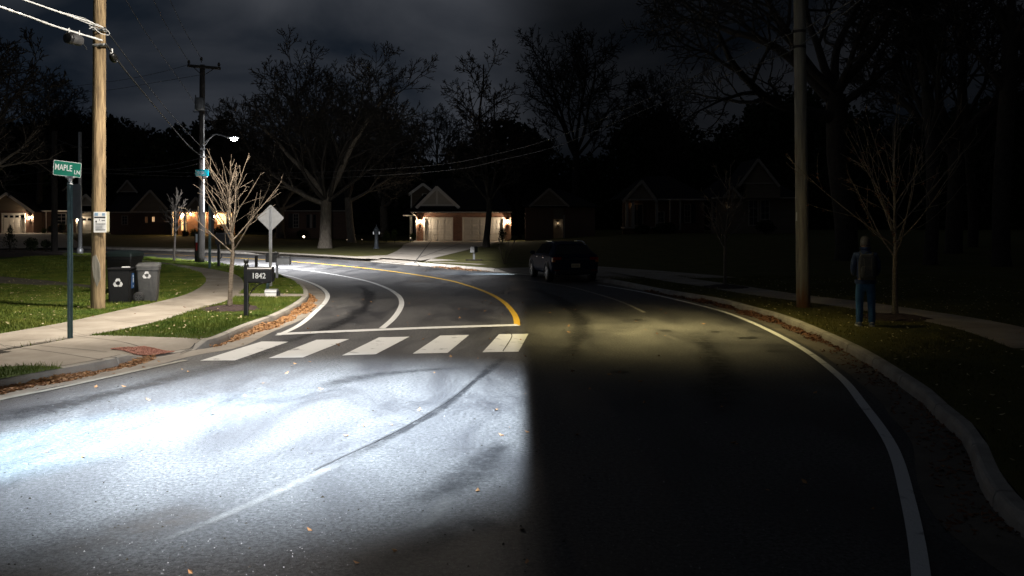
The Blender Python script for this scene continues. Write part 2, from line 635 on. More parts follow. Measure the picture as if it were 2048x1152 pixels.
L_px = [(0, 782), (100, 762), (220, 738), (285, 722), (345, 708), (405, 698), (440, 690), (500, 663), (560, 640), (603, 615),
        (619, 596), (606, 577), (575, 560), (540, 549), (500, 541), (455, 534), (400, 527.5), (300, 519), (200, 512), (60, 506), (-150, 501)]
LK = [Vector((-9.5, -6, 0)), Vector((-8.2, 3, 0)), Vector((-7.2, 8, 0))] + gl(L_px)
LK = resample(catmull(LK, 10), 0.3)
O_px = [(2048, 1080), (1925, 890), (1869, 836), (1825, 793), (1712, 716), (1630, 675), (1559, 644), (1498, 626), (1433, 608), (1310, 586), (1217, 567),
        (1120, 556), (1040, 548.5), (981, 543), (936, 539.6), (880, 534.5), (819, 529.6), (780, 526.3), (697, 519), (560, 511.6), (400, 504.5), (200, 498.3), (0, 493.5), (-200, 491)]
OK_ = [Vector((4.1, -8, 0)), Vector((3.95, -2, 0)), Vector((3.75, 3, 0))] + gl(O_px)
OK_ = resample(catmull(OK_, 10), 0.3)


def near_i(poly, p):
    return min(range(len(poly)), key=lambda i: (poly[i].xy - p.xy).length)


def sweep_kerb(name, poly, side, hf, gut=0.45, seg=3.0, jit=0.0, gmat='gutter'):
    """gutter pan (a sheet) and upstand kerb with open joints"""
    ns = normals2(poly)
    gm, km = MB(), MB()
    vs, fs = [], []
    for i, (p, n) in enumerate(zip(poly, ns)):
        a, b = p - n * side * gut, p + n * side * 0.02
        vs += [(a.x, a.y, 0.004), (b.x, b.y, 0.004)]
        if i:
            q = 2 * i
            fs.append((q - 2, q - 1, q + 1, q))
    gm.add(vs, fs)
    # kerb
    s_len, last = 0.0, 0.0
    prev = None
    stations = []
    nextj = seg
    for i, (p, n) in enumerate(zip(poly, ns)):
        if i:
            s_len += (p - poly[i - 1]).length
        if s_len >= nextj and i + 1 < len(poly):
            t = (poly[min(i + 1, len(poly) - 1)] - p).normalized()
            stations += [(p, n, 1.0, i), (p + t * 0.012, n, 0.78, i), (p + t * 0.03, n, 0.78, i), (p + t * 0.042, n, 1.0, i)]
            nextj = s_len + seg * random.uniform(0.75, 1.2)
            off = random.uniform(-jit, jit)
        else:
            stations.append((p, n, 1.0, i))
    vs, fs = [], []
    for j, (p, n, k, i) in enumerate(stations):
        h = hf(i) * k
        for (o, z) in ((0.0, -0.03), (0.012, h * 0.6), (0.03, h * 0.93), (0.055, h), (0.15, h), (0.165, h - 0.012), (0.17, -0.03)):
            if k < 1 and o < 0.15:
                o += 0.012
            q = p + n * side * o
            vs.append((q.x, q.y, max(z, -0.03)))
        if j:
            b0, b1 = (j - 1) * 7, j * 7
            for c in range(6):
                fs.append((b0 + c, b1 + c, b1 + c + 1, b0 + c + 1) if side > 0 else (b0 + c, b0 + c + 1, b1 + c + 1, b1 + c))
    km.add(vs, fs)
    g = struct(gm.build(name + '_gutter' if name != 'kerb' else 'gutter', M[gmat]))
    k = struct(km.build('kerb', M['kerb']))
    return g, k


KH = 0.14
iA, iB, iC, iD = near_i(LK, G(255, 729)), near_i(LK, G(315, 714)), near_i(LK, G(385, 701)), near_i(LK, G(412, 697))


def hL(i):
    if i <= iA or i >= iD:
        return KH
    if iB <= i <= iC:
        return 0.015
    if i < iB:
        t = (i - iA) / (iB - iA)
        return KH + (0.015 - KH) * t * t * (3 - 2 * t)
    t = (i - iC) / (iD - iC)
    return 0.015 + (KH - 0.015) * t * t * (3 - 2 * t)


jD0, jD1 = near_i(OK_, G(836, 530)), near_i(OK_, G(697, 519))
jE0, jE1 = near_i(OK_, G(1215, 567)), near_i(OK_, G(985, 543.5))


def hO(i):
    for a, b in ((jD0, jD1), (jE0, jE1)):
        if a <= i <= b:
            e = min(i - a, b - i)
            return KH + (0.02 - KH) * min(1, e / 3)
    return KH


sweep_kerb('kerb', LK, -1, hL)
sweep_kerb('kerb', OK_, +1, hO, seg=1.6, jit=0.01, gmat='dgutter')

# ground to the horizon, road sheet
g = MB()
g.add([(-900, -60, -0.06), (900, -60, -0.06), (900, 1400, -0.06), (-900, 1400, -0.06)], [(0, 1, 2, 3)])
struct(g.build('ground', M['soil']))
road_poly = [p for p in LK] + [p for p in reversed(OK_)]
fill_poly('road', road_poly, 0.0, M['asphalt'])


def rise(x, y, off):
    k = 0.0
    if x < -14:
        k = 0.42 * min(1, (-14 - x) / 14)
    if x > 1:
        k = 0.75 * min(1, (x - 1) / 9)
    t = min(1, max(0, (off - 5) / 28))
    return KH + k * t * t * (3 - 2 * t)


# outer lawn: rows running outward from the kerb
C0 = Vector((-26, 26, 0))
base = offset(OK_, 0.15)
offs = [0, .5, 1.2, 2.5, 4.5, 7, 10, 14, 19, 25, 33, 45, 65, 100, 160]
oi = sorted(set(list(range(0, len(base), 3)) + list(range(jD0 - 1, jD1 + 2)) + list(range(jE0 - 1, jE1 + 2)) + [len(base) - 1]))
V, Fq = [], []
def drop(i, o):
    """the verge dips to the lowered kerb at each crossover"""
    for a, b in ((jD0, jD1), (jE0, jE1)):
        if a <= i <= b:
            e = min(1, min(i - a, b - i) / 3)
            return (KH - .025) * e * max(0, 1 - o / 2.5)
    return 0.0


for i in oi:
    p = base[i]
    d = p - C0
    d.z = 0
    d.normalize()
    for o in offs:
        q = p + d * o
        V.append((q.x, q.y, rise(q.x, q.y, o) - drop(i, o)))
nO = len(offs)
for a in range(len(oi) - 1):
    for b in range(nO - 1):
        Fq.append((a * nO + b, a * nO + b + 1, (a + 1) * nO + b + 1, (a + 1) * nO + b))
struct(npmesh('lawn', V, Fq, M['dlawn'], smooth=True))
OBV = None


def zlawn(x, y):
    """height of the outer lawn at x, y"""
    p = Vector((x, y, 0))
    d = (p - C0).normalized()
    # distance outward along d from the kerb line
    best = 0
    bi = min(range(0, len(base), 2), key=lambda i: ((base[i] - C0).normalized() - d).length)
    return rise(x, y, max(0, (p - C0).length - (base[bi] - C0).length))


# inner lawn (inside of the bend) behind the kerb, the ramp and the corner pad
back = offset(LK, -0.165)
iS = near_i(back, G(407, 677, KH))
inner = [back[i] for i in range(iS, len(back), 2)] + [Vector((-95, 66, 0)), Vector((-95, 10, 0)), G(-700, 850, KH), G(-300, 752, KH), G(0, 702, KH), G(90, 687, KH), G(178, 671.5, KH), G(300, 674, KH)]
fill_poly('lawn', inner, KH, M['lawn'])
INNER = [(p.x, p.y) for p in inner]

# corner pad with kerb ramp, lofted
backe = resample(catmull([G(-700, 850, KH), G(-300, 752, KH), G(0, 702, KH), G(90, 687, KH), G(178, 671.5, KH), G(300, 674, KH), G(407, 677, KH)], 8), 0.15)
f0 = near_i(LK, Vector((-7.6, 5, 0)))
front = [(LK[i] + (-normals2(LK)[i]) * 0.15, hL(i)) for i in range(f0, iD + 2)]
NB = 90
V, Fq = [], []


def lerp_list(lst, t):
    x = t * (len(lst) - 1)
    i = min(int(x), len(lst) - 2)
    return lst[i].lerp(lst[i + 1], x - i)


fp = [Vector((p.x, p.y, h)) for p, h in front]
for a in range(NB + 1):
    t = a / NB
    A, B = lerp_list(backe, t), lerp_list(fp, t)
    for k in range(17):
        s = k / 16
        q = A.lerp(B, s)
        hz = KH + 0.004 + (B.z - KH) * max(0, (s - 0.15) / 0.85) ** 1.2
        V.append((q.x, q.y, hz))
for a in range(NB):
    for k in range(16):
        Fq.append((a * 17 + k, a * 17 + k + 1, (a + 1) * 17 + k + 1, (a + 1) * 17 + k))
struct(npmesh('corner_pavement', V, Fq, M['concrete'], smooth=True))
PADV = np.array(V).reshape(-1, 3)


def zpad(x, y):
    d = (PADV[:, 0] - x) ** 2 + (PADV[:, 1] - y) ** 2
    k = np.argpartition(d, 6)[:6]
    w = 1 / (d[k] + 1e-5)
    return float((PADV[k, 2] * w).sum() / w.sum())


# pavement slab strip on the inner lawn
Z1 = KH + 0.006
sw_top = [(-300, 712), (-120, 690), (0, 668), (70, 656), (140, 643), (250, 618.5), (320, 603), (372, 589), (401, 574), (412, 561), (404, 549), (382, 540), (335, 529.5), (278, 521.5), (200, 515), (60, 508.5)]
sw_bot = [(-300, 752), (-120, 722), (0, 702), (60, 691.5), (178, 671.5), (310, 645), (385, 622), (458, 600), (484, 582), (488, 566), (474, 551), (438, 541), (392, 534), (330, 526), (215, 514.3), (80, 507.5)]
swt = resample(catmull(gl(sw_top, KH), 8), 0.4)
swb = resample(catmull(gl(sw_bot, KH), 8), 0.4)
NS = 120
V, Fq = [], []
for a in range(NS + 1):
    A, B = lerp_list(swt, a / NS), lerp_list(swb, a / NS)
    V += [(A.x, A.y, Z1), (B.x, B.y, Z1)]
    if a:
        b = 2 * a
        Fq.append((b - 2, b - 1, b + 1, b))
struct(npmesh('pavement', V, Fq, M['concrete']))
SWV = [(v[0], v[1]) for v in V[0::2]] + [(v[0], v[1]) for v in V[1::2]][::-1]
# saw-cut joints of the slabs
jm = MB()
for a in range(2, NS, 4):
    A, B = lerp_list(swt, a / NS), lerp_list(swb, a / NS)
    t = (lerp_list(swt, (a + 1) / NS) - A).normalized() * 0.009
    jm.add([(A.x, A.y, Z1 + .004), (B.x, B.y, Z1 + .004), (B.x + t.x, B.y + t.y, Z1 + .004), (A.x + t.x, A.y + t.y, Z1 + .004)], [(0, 1, 2, 3)])


def joint(px_pts, w=0.014, dz=0.005):
    pts = resample(gl(px_pts, 0.1), 0.12)
    pts = [Vector((p.x, p.y, zpad(p.x, p.y) + dz)) for p in pts]
    ns = normals2(pts)
    for a in range(len(pts) - 1):
        A, B, n, n2 = pts[a], pts[a + 1], ns[a] * w / 2, ns[a + 1] * w / 2
        jm.add([(A.x - n.x, A.y - n.y, A.z), (A.x + n.x, A.y + n.y, A.z), (B.x + n2.x, B.y + n2.y, B.z), (B.x - n2.x, B.y - n2.y, B.z)], [(0, 1, 2, 3)])


joint([(-60, 715), (60, 694), (150, 677)])
joint([(150, 677), (230, 687), (290, 694)])
joint([(10, 697), (110, 711), (205, 726)])
joint([(80, 697), (215, 710)])
joint([(130, 738), (205, 724)])
joint([(360, 697), (407, 678)], 0.02)
joint([(178, 674), (290, 676), (404, 679)], 0.02)
struct(jm.build('pavement_joints', M['joint']))
# tactile plate with raised domes
tq = [G(219, 709.5, .07), G(287, 692, .10), G(352, 697, .08), G(279, 714, .05)]
tm = MB()
tv = [Vector((p.x, p.y, zpad(p.x, p.y) + 0.012)) for p in tq]
NT = 8
vs, fs = [], []
for a in range(NT + 1):
    for b in range(NT + 1):
        q = tv[0].lerp(tv[1], a / NT).lerp(tv[3].lerp(tv[2], a / NT), b / NT)
        q.z = zpad(q.x, q.y) + 0.014
        vs.append(q)
for a in range(NT):
    for b in range(NT):
        fs.append((a * (NT + 1) + b, (a + 1) * (NT + 1) + b, (a + 1) * (NT + 1) + b + 1, a * (NT + 1) + b + 1))
tm.add(vs, fs)
for a in range(13):
    for b in range(13):
        q = tv[0].lerp(tv[1], (a + .5) / 13).lerp(tv[3].lerp(tv[2], (a + .5) / 13), (b + .5) / 13)
        q.z = zpad(q.x, q.y) + 0.013
        tm.lathe([(0.026, 0), (0.022, 0.008), (0.01, 0.012)], 7, Matrix.Translation(q), capb=False)
struct(tm.build('tactile_paving', M['terracotta']))

# short grass patch beside the pad, thin slab by the grey box, bare path on the lawn
patch = gl([(-260, 800), (-120, 758), (0, 735.5), (55, 733), (112, 735), (128, 738.5), (95, 743), (0, 760), (-120, 786), (-260, 825)], KH)
fill_poly('lawn', patch, 0, M['lawn'], zf=lambda x, y: zpad(x, y) + 0.012)
PATCH = [(p.x, p.y) for p in patch]
fill_poly('path', gl([(478, 588), (530, 587.5), (606, 588.5), (612, 593), (540, 594), (472, 593.5)], KH), KH + 0.011, M['concrete'])
WALK = [(p.x, p.y) for p in gl([(478, 588), (530, 587.5), (606, 588.5), (612, 593), (540, 594), (472, 593.5)], KH)]
BARE = gl([(-300, 544), (0, 553), (90, 561), (182, 571), (186, 577), (80, 571), (0, 568), (-300, 560)], KH)
fill_poly('path', BARE, KH + 0.006, mat('bare_path', (0.10, 0.085, 0.06), 0.95, (0.17, 0.15, 0.10), 3, 0.5, 30, coords='World'))
BARE = [(p.x, p.y) for p in BARE]
fill_poly('planting_bed', gl([(-200, 505), (0, 500), (60, 499), (120, 503), (140, 509), (90, 514), (0, 514), (-200, 522)], KH), KH + 0.012, M['mulch'])

# outer pavements, driveway, walkway on the right
def strip(name, px_pts, w, dz, m, z=KH):
    pts = resample(catmull(gl(px_pts, z), 8), 0.5)
    ns = normals2(pts)
    vs, fs = [], []
    for i, (p, n) in enumerate(zip(pts, ns)):
        for s in (-1, 1):
            q = p + n * w / 2 * s
            vs.append((q.x, q.y, zlawn(q.x, q.y) + dz))
        if i:
            b = 2 * i
            fs.append((b - 2, b - 1, b + 1, b))
    return struct(MB().add(vs, fs).build(name, m))


strip('pavement', [(150, 492.5), (400, 498.5), (560, 506.3), (660, 511.5), (745, 517)], 1.1, 0.008, M['concrete'])
fill_poly('driveway', gl([(752, 515.4), (776, 510), (795, 501.5), (804, 494.5), (806, 490), (823, 484), (832, 481), (1008, 481), (996, 484), (935, 500), (863, 517.5), (842, 521.5), (800, 518.5)], KH), KH + 0.012, M['concrete'])
dj = MB()
for (a, b) in (((862, 482), (828, 527)), ((935, 482), (840, 515)), ((815, 492), (960, 493)), ((790, 507), (905, 507.5))):
    A, B = G(*a, KH), G(*b, KH)
    n = Vector((B.y - A.y, A.x - B.x, 0)).normalized() * 0.03
    dj.add([(A.x - n.x, A.y - n.y, KH + .017), (A.x + n.x, A.y + n.y, KH + .017), (B.x + n.x, B.y + n.y, KH + .017), (B.x - n.x, B.y - n.y, KH + .017)], [(0, 1, 2, 3)])
struct(dj.build('driveway_joints', M['joint']))
for a, b, mx in ((jD0, jD1, 2.5), (jE0, jE1, 4.5)):
    ro = [o for o in offs if o <= mx]
    V, Fq = [], []
    for i in range(a, b + 1):
        p = base[i]
        d = (p - C0)
        d.z = 0
        d.normalize()
        for o in ro:
            q = p + d * o
            V.append((q.x, q.y, rise(q.x, q.y, o) - drop(i, o) + .012))
    k = len(ro)
    for i in range(b - a):
        for j in range(k - 1):
            Fq.append((i * k + j, i * k + j + 1, (i + 1) * k + j + 1, (i + 1) * k + j))
    struct(npmesh('driveway', V, Fq, M['concrete']))
strip('pavement', [(870, 524.5), (935, 527.5), (965, 529.5)], .5, 0.008, M['concrete'])
strip('pavement', [(1230, 541), (1330, 556), (1450, 574), (1560, 591), (1690, 607), (1790, 622), (1900, 640), (2010, 664), (2120, 700)], 1.35, 0.01, M['concrete'])
strip('driveway', [(20, 497), (40, 486), (36, 476), (34, 468)], 9.0, 0.01, M['concrete'])

# ------------------------------------------------------------------ painted markings
mk = lambda px: resample(catmull(gl(px), 10), 0.25)
ribbon('road_marking', mk([(-400, 880), (-150, 835), (0, 800), (110, 778), (220, 754), (330, 730), (372, 721)]), 0.10, 0.009, M['oldpaint'])
ribbon('road_marking', mk([(556, 671.5), (600, 650), (632, 623), (651, 604), (655, 590), (644, 577), (622, 566), (590, 555.5), (560, 549)]), 0.12, 0.009, M['paint'])
ribbon('road_marking', mk([(764, 657), (786, 638), (800, 618), (803, 603), (794, 589), (768, 574), (724, 560), (652, 546.5), (582, 536.8), (520, 530)]), 0.13, 0.006, M['paint'])
ribbon('road_marking', mk([(1034, 651), (1033, 640), (1026, 625), (1008, 605), (978, 587), (936, 571.5), (885, 558.5), (782, 542.6), (680, 531.3), (583, 523.3), (480, 516.5), (389, 512), (209, 503.5), (0, 497.5)]), 0.13, 0.006, M['ypaint'])
ribbon('road_marking', mk([(555, 669), (700, 662.5), (850, 656.5), (1040, 650.5)]), 0.32, 0.0085, M['paint'])
ribbon('road_marking', mk([(1195, 570), (1240, 577), (1298, 587.6), (1422, 617), (1500, 644), (1597, 693), (1677, 752), (1727, 811), (1783, 893), (1816, 1002), (1842, 1151), (1850, 1400)]), 0.11, 0.009, M['paint'])
ribbon('road_marking', mk([(1046, 560), (1130, 572), (1200, 590), (1250, 607), (1290, 626)]), 0.09, 0.006, M['oldpaint'])
for bx in ([(400, 722), (523, 683.5), (577, 684), (470, 721.5)], [(537, 717), (633, 680), (699, 678.5), (606, 715.5)], [(684, 711.5), (758, 675.3), (819, 674), (752, 709)],
           [(825, 708), (880, 671.8), (938, 670.5), (895, 706.5)], [(965, 705), (998, 669), (1057, 668), (1037, 704)]):
    q = gl(bx)
    mbx = MB()
    mbx.add([(p.x, p.y, 0.006) for p in q], [(0, 3, 2, 1)])
    struct(mbx.build('crosswalk_stripe', M['paint']))
# tar seam that curves through the near lane, with dust along it
seam = mk([(1008, 706), (985, 728), (955, 755), (900, 800), (830, 843), (760, 880), (690, 912), (600, 955), (500, 1003), (400, 1047), (280, 1095), (130, 1152), (-100, 1230)])
ribbon('road_seam', seam[10:int(len(seam) * .7)], 0.008, 0.007, M['tar'], w2=0.012)
ribbon('road_seam', mk([(1010, 663), (1024, 672), (1006, 703)]), 0.014, 0.012, M['joint'])


def soft_ribbon(name, pts, w, z, a=1.0, m='stain'):
    """sheet whose stain strength fades to nothing at its edges and ends"""
    ns = normals2(pts)
    prof = [(-1, 0), (-.55, .5), (-.2, 1), (.2, 1), (.55, .5), (1, 0)]
    k = len(prof)
    V, Fq, S = [], [], []
    for i, (p, n) in enumerate(zip(pts, ns)):
        t = i / (len(pts) - 1)
        e = min(1, 5 * t, 5 * (1 - t))
        ww = w * (.75 + .35 * math.sin(i * .45) * math.sin(i * .13 + 1))
        for o, s_ in prof:
            q = p + n * o * ww / 2
            V.append((q.x, q.y, z))
            S.append(s_ * e * a)
        if i:
            for c in range(k - 1):
                Fq.append(((i - 1) * k + c, (i - 1) * k + c + 1, i * k + c + 1, i * k + c))
    o = npmesh(name, V, Fq, M[m])
    at_ = o.data.attributes.new('strength', 'FLOAT', 'POINT')
    at_.data.foreach_set('value', np.array(S, dtype=np.float32))
    return struct(o)


soft_ribbon('road_stain', mk([(-120, 868), (0, 838), (150, 805), (300, 768), (420, 737), (500, 713), (555, 690)]), .85, .0035, .95)
soft_ribbon('road_stain', mk([(515, 706), (600, 676), (660, 655), (710, 630), (735, 605), (735, 585), (715, 568)]), .55, .0036, .9)
soft_ribbon('road_stain', mk([(1012, 712), (985, 733), (950, 762), (890, 812), (820, 853), (740, 895), (660, 935)]), .22, .0037, 1.0)
soft_ribbon('road_stain', mk([(1060, 575), (1120, 600), (1160, 640), (1150, 690), (1120, 740)]), .7, .0035, .8)
soft_ribbon('road_stain', mk([(1380, 660), (1420, 700), (1440, 760), (1440, 840)]), .9, .0036, .6)
soft_ribbon('road_stain', mk([(620, 780), (720, 755), (830, 742), (930, 735)]), .5, .0034, .55)
soft_ribbon('road_stain', mk([(820, 1010), (900, 975), (960, 930), (1010, 880)]), .5, .0034, .7)
soft_ribbon('road_stain', mk([(30, 1130), (160, 1085), (330, 1040), (430, 1010)]), .8, .0034, .6)
soft_ribbon('road_stain', mk([(690, 1140), (800, 1110), (900, 1060), (1000, 1040)]), .5, .0035, .5)
soft_ribbon('road_stain', mk([(700, 918), (600, 963), (500, 1010), (400, 1052), (300, 1093)]), .16, .0039, .8, 'duststain')
soft_ribbon('road_stain', mk([(790, 1070), (850, 1050), (890, 1010), (900, 985)]), .2, .0039, .5, 'duststain')
ribbon('road_seam', mk([(700, 723), (800, 731), (900, 734), (1040, 733)]), 0.008, 0.0075, M['joint'])
ribbon('road_seam', mk([(720, 892), (820, 900), (960, 898)]), 0.006, 0.0075, M['joint'])
# stains on the darker lane: irregular oily blots
rs = random.Random(5)
bl = MB()
for (px, py, w, h) in ((1240, 743, 30, 5), (1275, 640, 18, 3), (1330, 662, 22, 2), (1495, 676, 40, 4), (1545, 702, 20, 2), (1430, 664, 18, 2)):
    ring = []
    for k in range(18):
        a = 2 * PI * k / 18
        f = rs.uniform(0.6, 1.25)
        p = G(px + .55 * w * f * math.cos(a), py + .6 * h * f * math.sin(a))
        ring.append((p.x, p.y, 0.005))
    bl.add(ring, [tuple(range(17, -1, -1))])
struct(bl.build('oil_stains', M['tar']))

# ------------------------------------------------------------------ trees
class Grow:
    """recursive bare tree; paths are collected per level"""

    def __init__(s, seed, nch, ratio, ang, seg, wig, up, rmin, shape=None, spawn=0.3, rfall=0.6, fall=(1.15, .55)):
        s.r = random.Random(seed)
        s.nch, s.ratio, s.ang, s.seg, s.wig, s.up, s.rmin = nch, ratio, ang, seg, wig, up, rmin
        s.paths = []
        s.shape = shape
        s.spawn, s.rfall, s.fall = spawn, rfall, fall

    def rv(s):
        return Vector((s.r.gauss(0, 1), s.r.gauss(0, 1), s.r.gauss(0, 1)))

    def grow(s, p, d, L, r0, lvl, sub=True, r1=None):
        n = max(3, int(L / s.seg[lvl]))
        st = L / n
        pts, rad = [p.copy()], [r0]
        d = d.normalized()
        r1 = max(s.rmin, r0 * 0.28) if r1 is None else r1
        for i in range(n):
            d = (d + s.rv() * s.wig[lvl] + Vector((0, 0, s.up[lvl]))).normalized()
            p = p + d * st
            pts.append(p.copy())
            rad.append(max(s.rmin, r0 + (r1 - r0) * ((i + 1) / n) ** 0.8))
        s.paths.append((lvl, pts, rad))
        if sub and lvl + 1 < len(s.nch) + 1 and lvl < len(s.nch):
            s.kids(pts, rad, L, lvl)
        return pts, rad

    def kids(s, pts, rad, L, lvl):
        c = s.nch[lvl]
        az = s.r.uniform(0, 6.28)
        for k in range(c):
            t = s.spawn + (1 - s.spawn) * (k + s.r.random()) / c
            x = t * (len(pts) - 1)
            i = min(int(x), len(pts) - 2)
            q = pts[i].lerp(pts[i + 1], x - i)
            d = (pts[i + 1] - pts[i]).normalized()
            az += 2.4 + s.r.uniform(-.5, .5)
            o = d.orthogonal().normalized()
            o = Matrix.Rotation(az, 3, d) @ o
            a = R(s.ang[lvl]) * s.r.uniform(0.7, 1.25)
            nd = d * math.cos(a) + o * math.sin(a)
            nl = L * s.ratio[lvl] * s.r.uniform(0.7, 1.15) * (s.fall[0] - s.fall[1] * t)
            if s.shape:
                nl *= s.shape(q)
            if nl < 0.05:
                continue
            rr = max(s.rmin, (rad[i] + (rad[i + 1] - rad[i]) * (x - i)) * s.rfall)
            s.grow(q, nd, nl, rr, lvl + 1)

    def mesh(s, name, m, levels, parent, sides=(10, 7, 5, 3, 3, 3), smooth=True):
        Vs, Fs, b = [], [], 0
        for lvl, pts, rad in s.paths:
            if lvl not in levels:
                continue
            n = sides[min(lvl, len(sides) - 1)]
            A = np.array([tuple(p) for p in pts])
            r = np.array(rad)
            T = np.gradient(A, axis=0)
            T /= np.linalg.norm(T, axis=1, keepdims=True) + 1e-9
            ref = np.array([0.31, 0.95, 0.05]) if abs(T[0, 2]) > .5 else np.array([0.1, 0.05, 1.0])
            U = np.cross(T, ref)
            U /= np.linalg.norm(U, axis=1, keepdims=True) + 1e-9
            W = np.cross(T, U)
            an = 2 * np.pi * np.arange(n) / n
            ring = A[:, None, :] + r[:, None, None] * (U[:, None, :] * np.cos(an)[None, :, None] + W[:, None, :] * np.sin(an)[None, :, None])
            Vs.append(ring.reshape(-1, 3))
            k = len(A)
            i = np.arange(k - 1)[:, None] * n
            j = np.arange(n)[None, :]
            j2 = (j + 1) % n
            f = np.stack([i + j, i + j2, i + n + j2, i + n + j], -1).reshape(-1, 4) + b
            Fs.append(f)
            b += k * n
        return npmesh(name, np.concatenate(Vs), np.concatenate(Fs), m, parent, smooth)


def flare(pts, rad, k=1.5, h=0.8):
    z0 = pts[0].z
    return [r * (1 + (k - 1) * max(0, 1 - (p.z - z0) / h) ** 2) for p, r in zip(pts, rad)]


def big_tree(name, label, loc, seed, trunk_h, r, limbs, mtrunk, mcrown, nch=(5, 5, 4, 3), ratio=(.58, .56, .55, .55), ang=(40, 40, 40, 38), rmin=0.016,
             lean=(0, 0), group=None, seg=(.8, .7, .5, .4, .3), wig=(.04, .085, .10, .13, .15), up=(.02, .025, .025, .03, .04), fl=1.28, cat='tree', spawn=.25, lit=0):
    """limbs: list of (azimuth deg, elevation deg, length, radius, height fraction of the trunk)"""
    root = thing(name, label, cat, loc, 0, group)
    g = Grow(seed, (0,) + tuple(nch), (1,) + tuple(ratio), (0,) + tuple(ang), seg + (.3,), wig + (.2,), up + (.05,), rmin, spawn=spawn)
    pts, rad = g.grow(Vector((0, 0, -0.1)), Vector((lean[0], lean[1], 1)), trunk_h + 0.1, r, 0, sub=False, r1=r * .84)
    g.paths[0] = (0, pts, flare(pts, rad, fl, r * 1.7))
    pale = []
    for (az, el, L, lr, hf) in limbs:
        x = hf * (len(pts) - 1)
        i = min(int(x), len(pts) - 2)
        q = pts[i].lerp(pts[i + 1], x - i)
        a, e = R(az), R(el)
        d = Vector((math.cos(a) * math.cos(e), math.sin(a) * math.cos(e), math.sin(e)))
        q = q - d * lr * .3
        k0 = len(g.paths)
        g.grow(q, d, L, lr, 1)
        if len(pale) < lit:   # painted as lit: these limbs keep the trunk's bark, the crown's is darkened
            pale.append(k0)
    allp = g.paths
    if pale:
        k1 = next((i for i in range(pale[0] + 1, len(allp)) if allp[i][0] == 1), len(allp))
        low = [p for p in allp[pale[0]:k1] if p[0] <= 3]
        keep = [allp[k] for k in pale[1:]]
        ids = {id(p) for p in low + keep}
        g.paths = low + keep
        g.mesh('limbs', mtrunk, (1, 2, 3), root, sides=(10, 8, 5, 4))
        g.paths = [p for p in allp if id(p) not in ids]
    g.mesh('trunk', mtrunk, (0,), root, sides=(14,))
    g.mesh('crown', mcrown, (1, 2, 3, 4, 5), root, sides=(10, 8, 5, 4, 3, 3))
    return root, g


def copy_thing(root, loc, rz, sc, label, group=None):
    r = root.copy()
    COL.objects.link(r)
    r.location = loc
    r.rotation_euler = (0, 0, rz)
    r.scale = (sc, sc, sc) if not hasattr(sc, '__len__') else sc
    r['label'] = label
    if group:
        r['group'] = group
    elif 'group' in r:
        del r['group']
    for ch in root.children:
        c = ch.copy()
        COL.objects.link(c)
        c.parent = r
        for g2 in ch.children:
            c2 = g2.copy()
            COL.objects.link(c2)
            c2.parent = c
    return r


def at(px, d, z=KH):
    return Vector(((px - CX) * d / F, d, z))


# -- the lit oak on the far verge
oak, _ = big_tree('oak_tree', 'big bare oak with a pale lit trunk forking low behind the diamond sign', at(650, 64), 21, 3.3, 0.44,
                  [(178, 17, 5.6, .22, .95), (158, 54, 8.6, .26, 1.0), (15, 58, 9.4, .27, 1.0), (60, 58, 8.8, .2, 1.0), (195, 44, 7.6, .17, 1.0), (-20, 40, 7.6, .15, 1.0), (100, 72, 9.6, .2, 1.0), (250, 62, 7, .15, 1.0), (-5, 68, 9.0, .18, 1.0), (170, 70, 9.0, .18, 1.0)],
                  M['bark'], M['darkbark'], nch=(8, 6, 5, 4), rmin=.02, lit=3)  # the crown's lack of light is put into its darker bark
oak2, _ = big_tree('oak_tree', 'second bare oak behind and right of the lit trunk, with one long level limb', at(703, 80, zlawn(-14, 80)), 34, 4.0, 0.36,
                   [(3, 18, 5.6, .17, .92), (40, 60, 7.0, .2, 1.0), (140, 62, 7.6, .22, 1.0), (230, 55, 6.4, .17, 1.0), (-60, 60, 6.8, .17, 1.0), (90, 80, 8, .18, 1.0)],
                   M['bark'], M['darkbark'], nch=(7, 6, 5, 3), rmin=.022, lit=1)  # same darkened bark for the unlit crown
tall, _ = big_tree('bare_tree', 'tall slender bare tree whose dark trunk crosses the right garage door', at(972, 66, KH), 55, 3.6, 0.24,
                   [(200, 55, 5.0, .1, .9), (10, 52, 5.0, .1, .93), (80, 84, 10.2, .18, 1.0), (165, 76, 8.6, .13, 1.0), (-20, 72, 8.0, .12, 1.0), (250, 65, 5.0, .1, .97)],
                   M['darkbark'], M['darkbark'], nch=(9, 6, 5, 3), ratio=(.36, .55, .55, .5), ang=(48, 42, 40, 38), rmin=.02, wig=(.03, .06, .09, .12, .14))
vase, _ = big_tree('bare_tree', 'bare vase shaped tree rising above the parked car, black against the sky', at(1150, 95, zlawn(7, 94)), 67, 8.6, 0.42,
                   [(185, 52, 8.2, .2, .93), (5, 50, 8.0, .2, .95), (160, 70, 10.4, .22, 1.0), (20, 72, 10.2, .22, 1.0), (80, 80, 11, .22, 1.0), (270, 66, 9, .17, 1.0), (200, 38, 6, .13, .8), (-15, 36, 6.4, .13, .82)],
                   M['darkbark'], M['darkbark'], nch=(8, 6, 5, 3), rmin=.027)
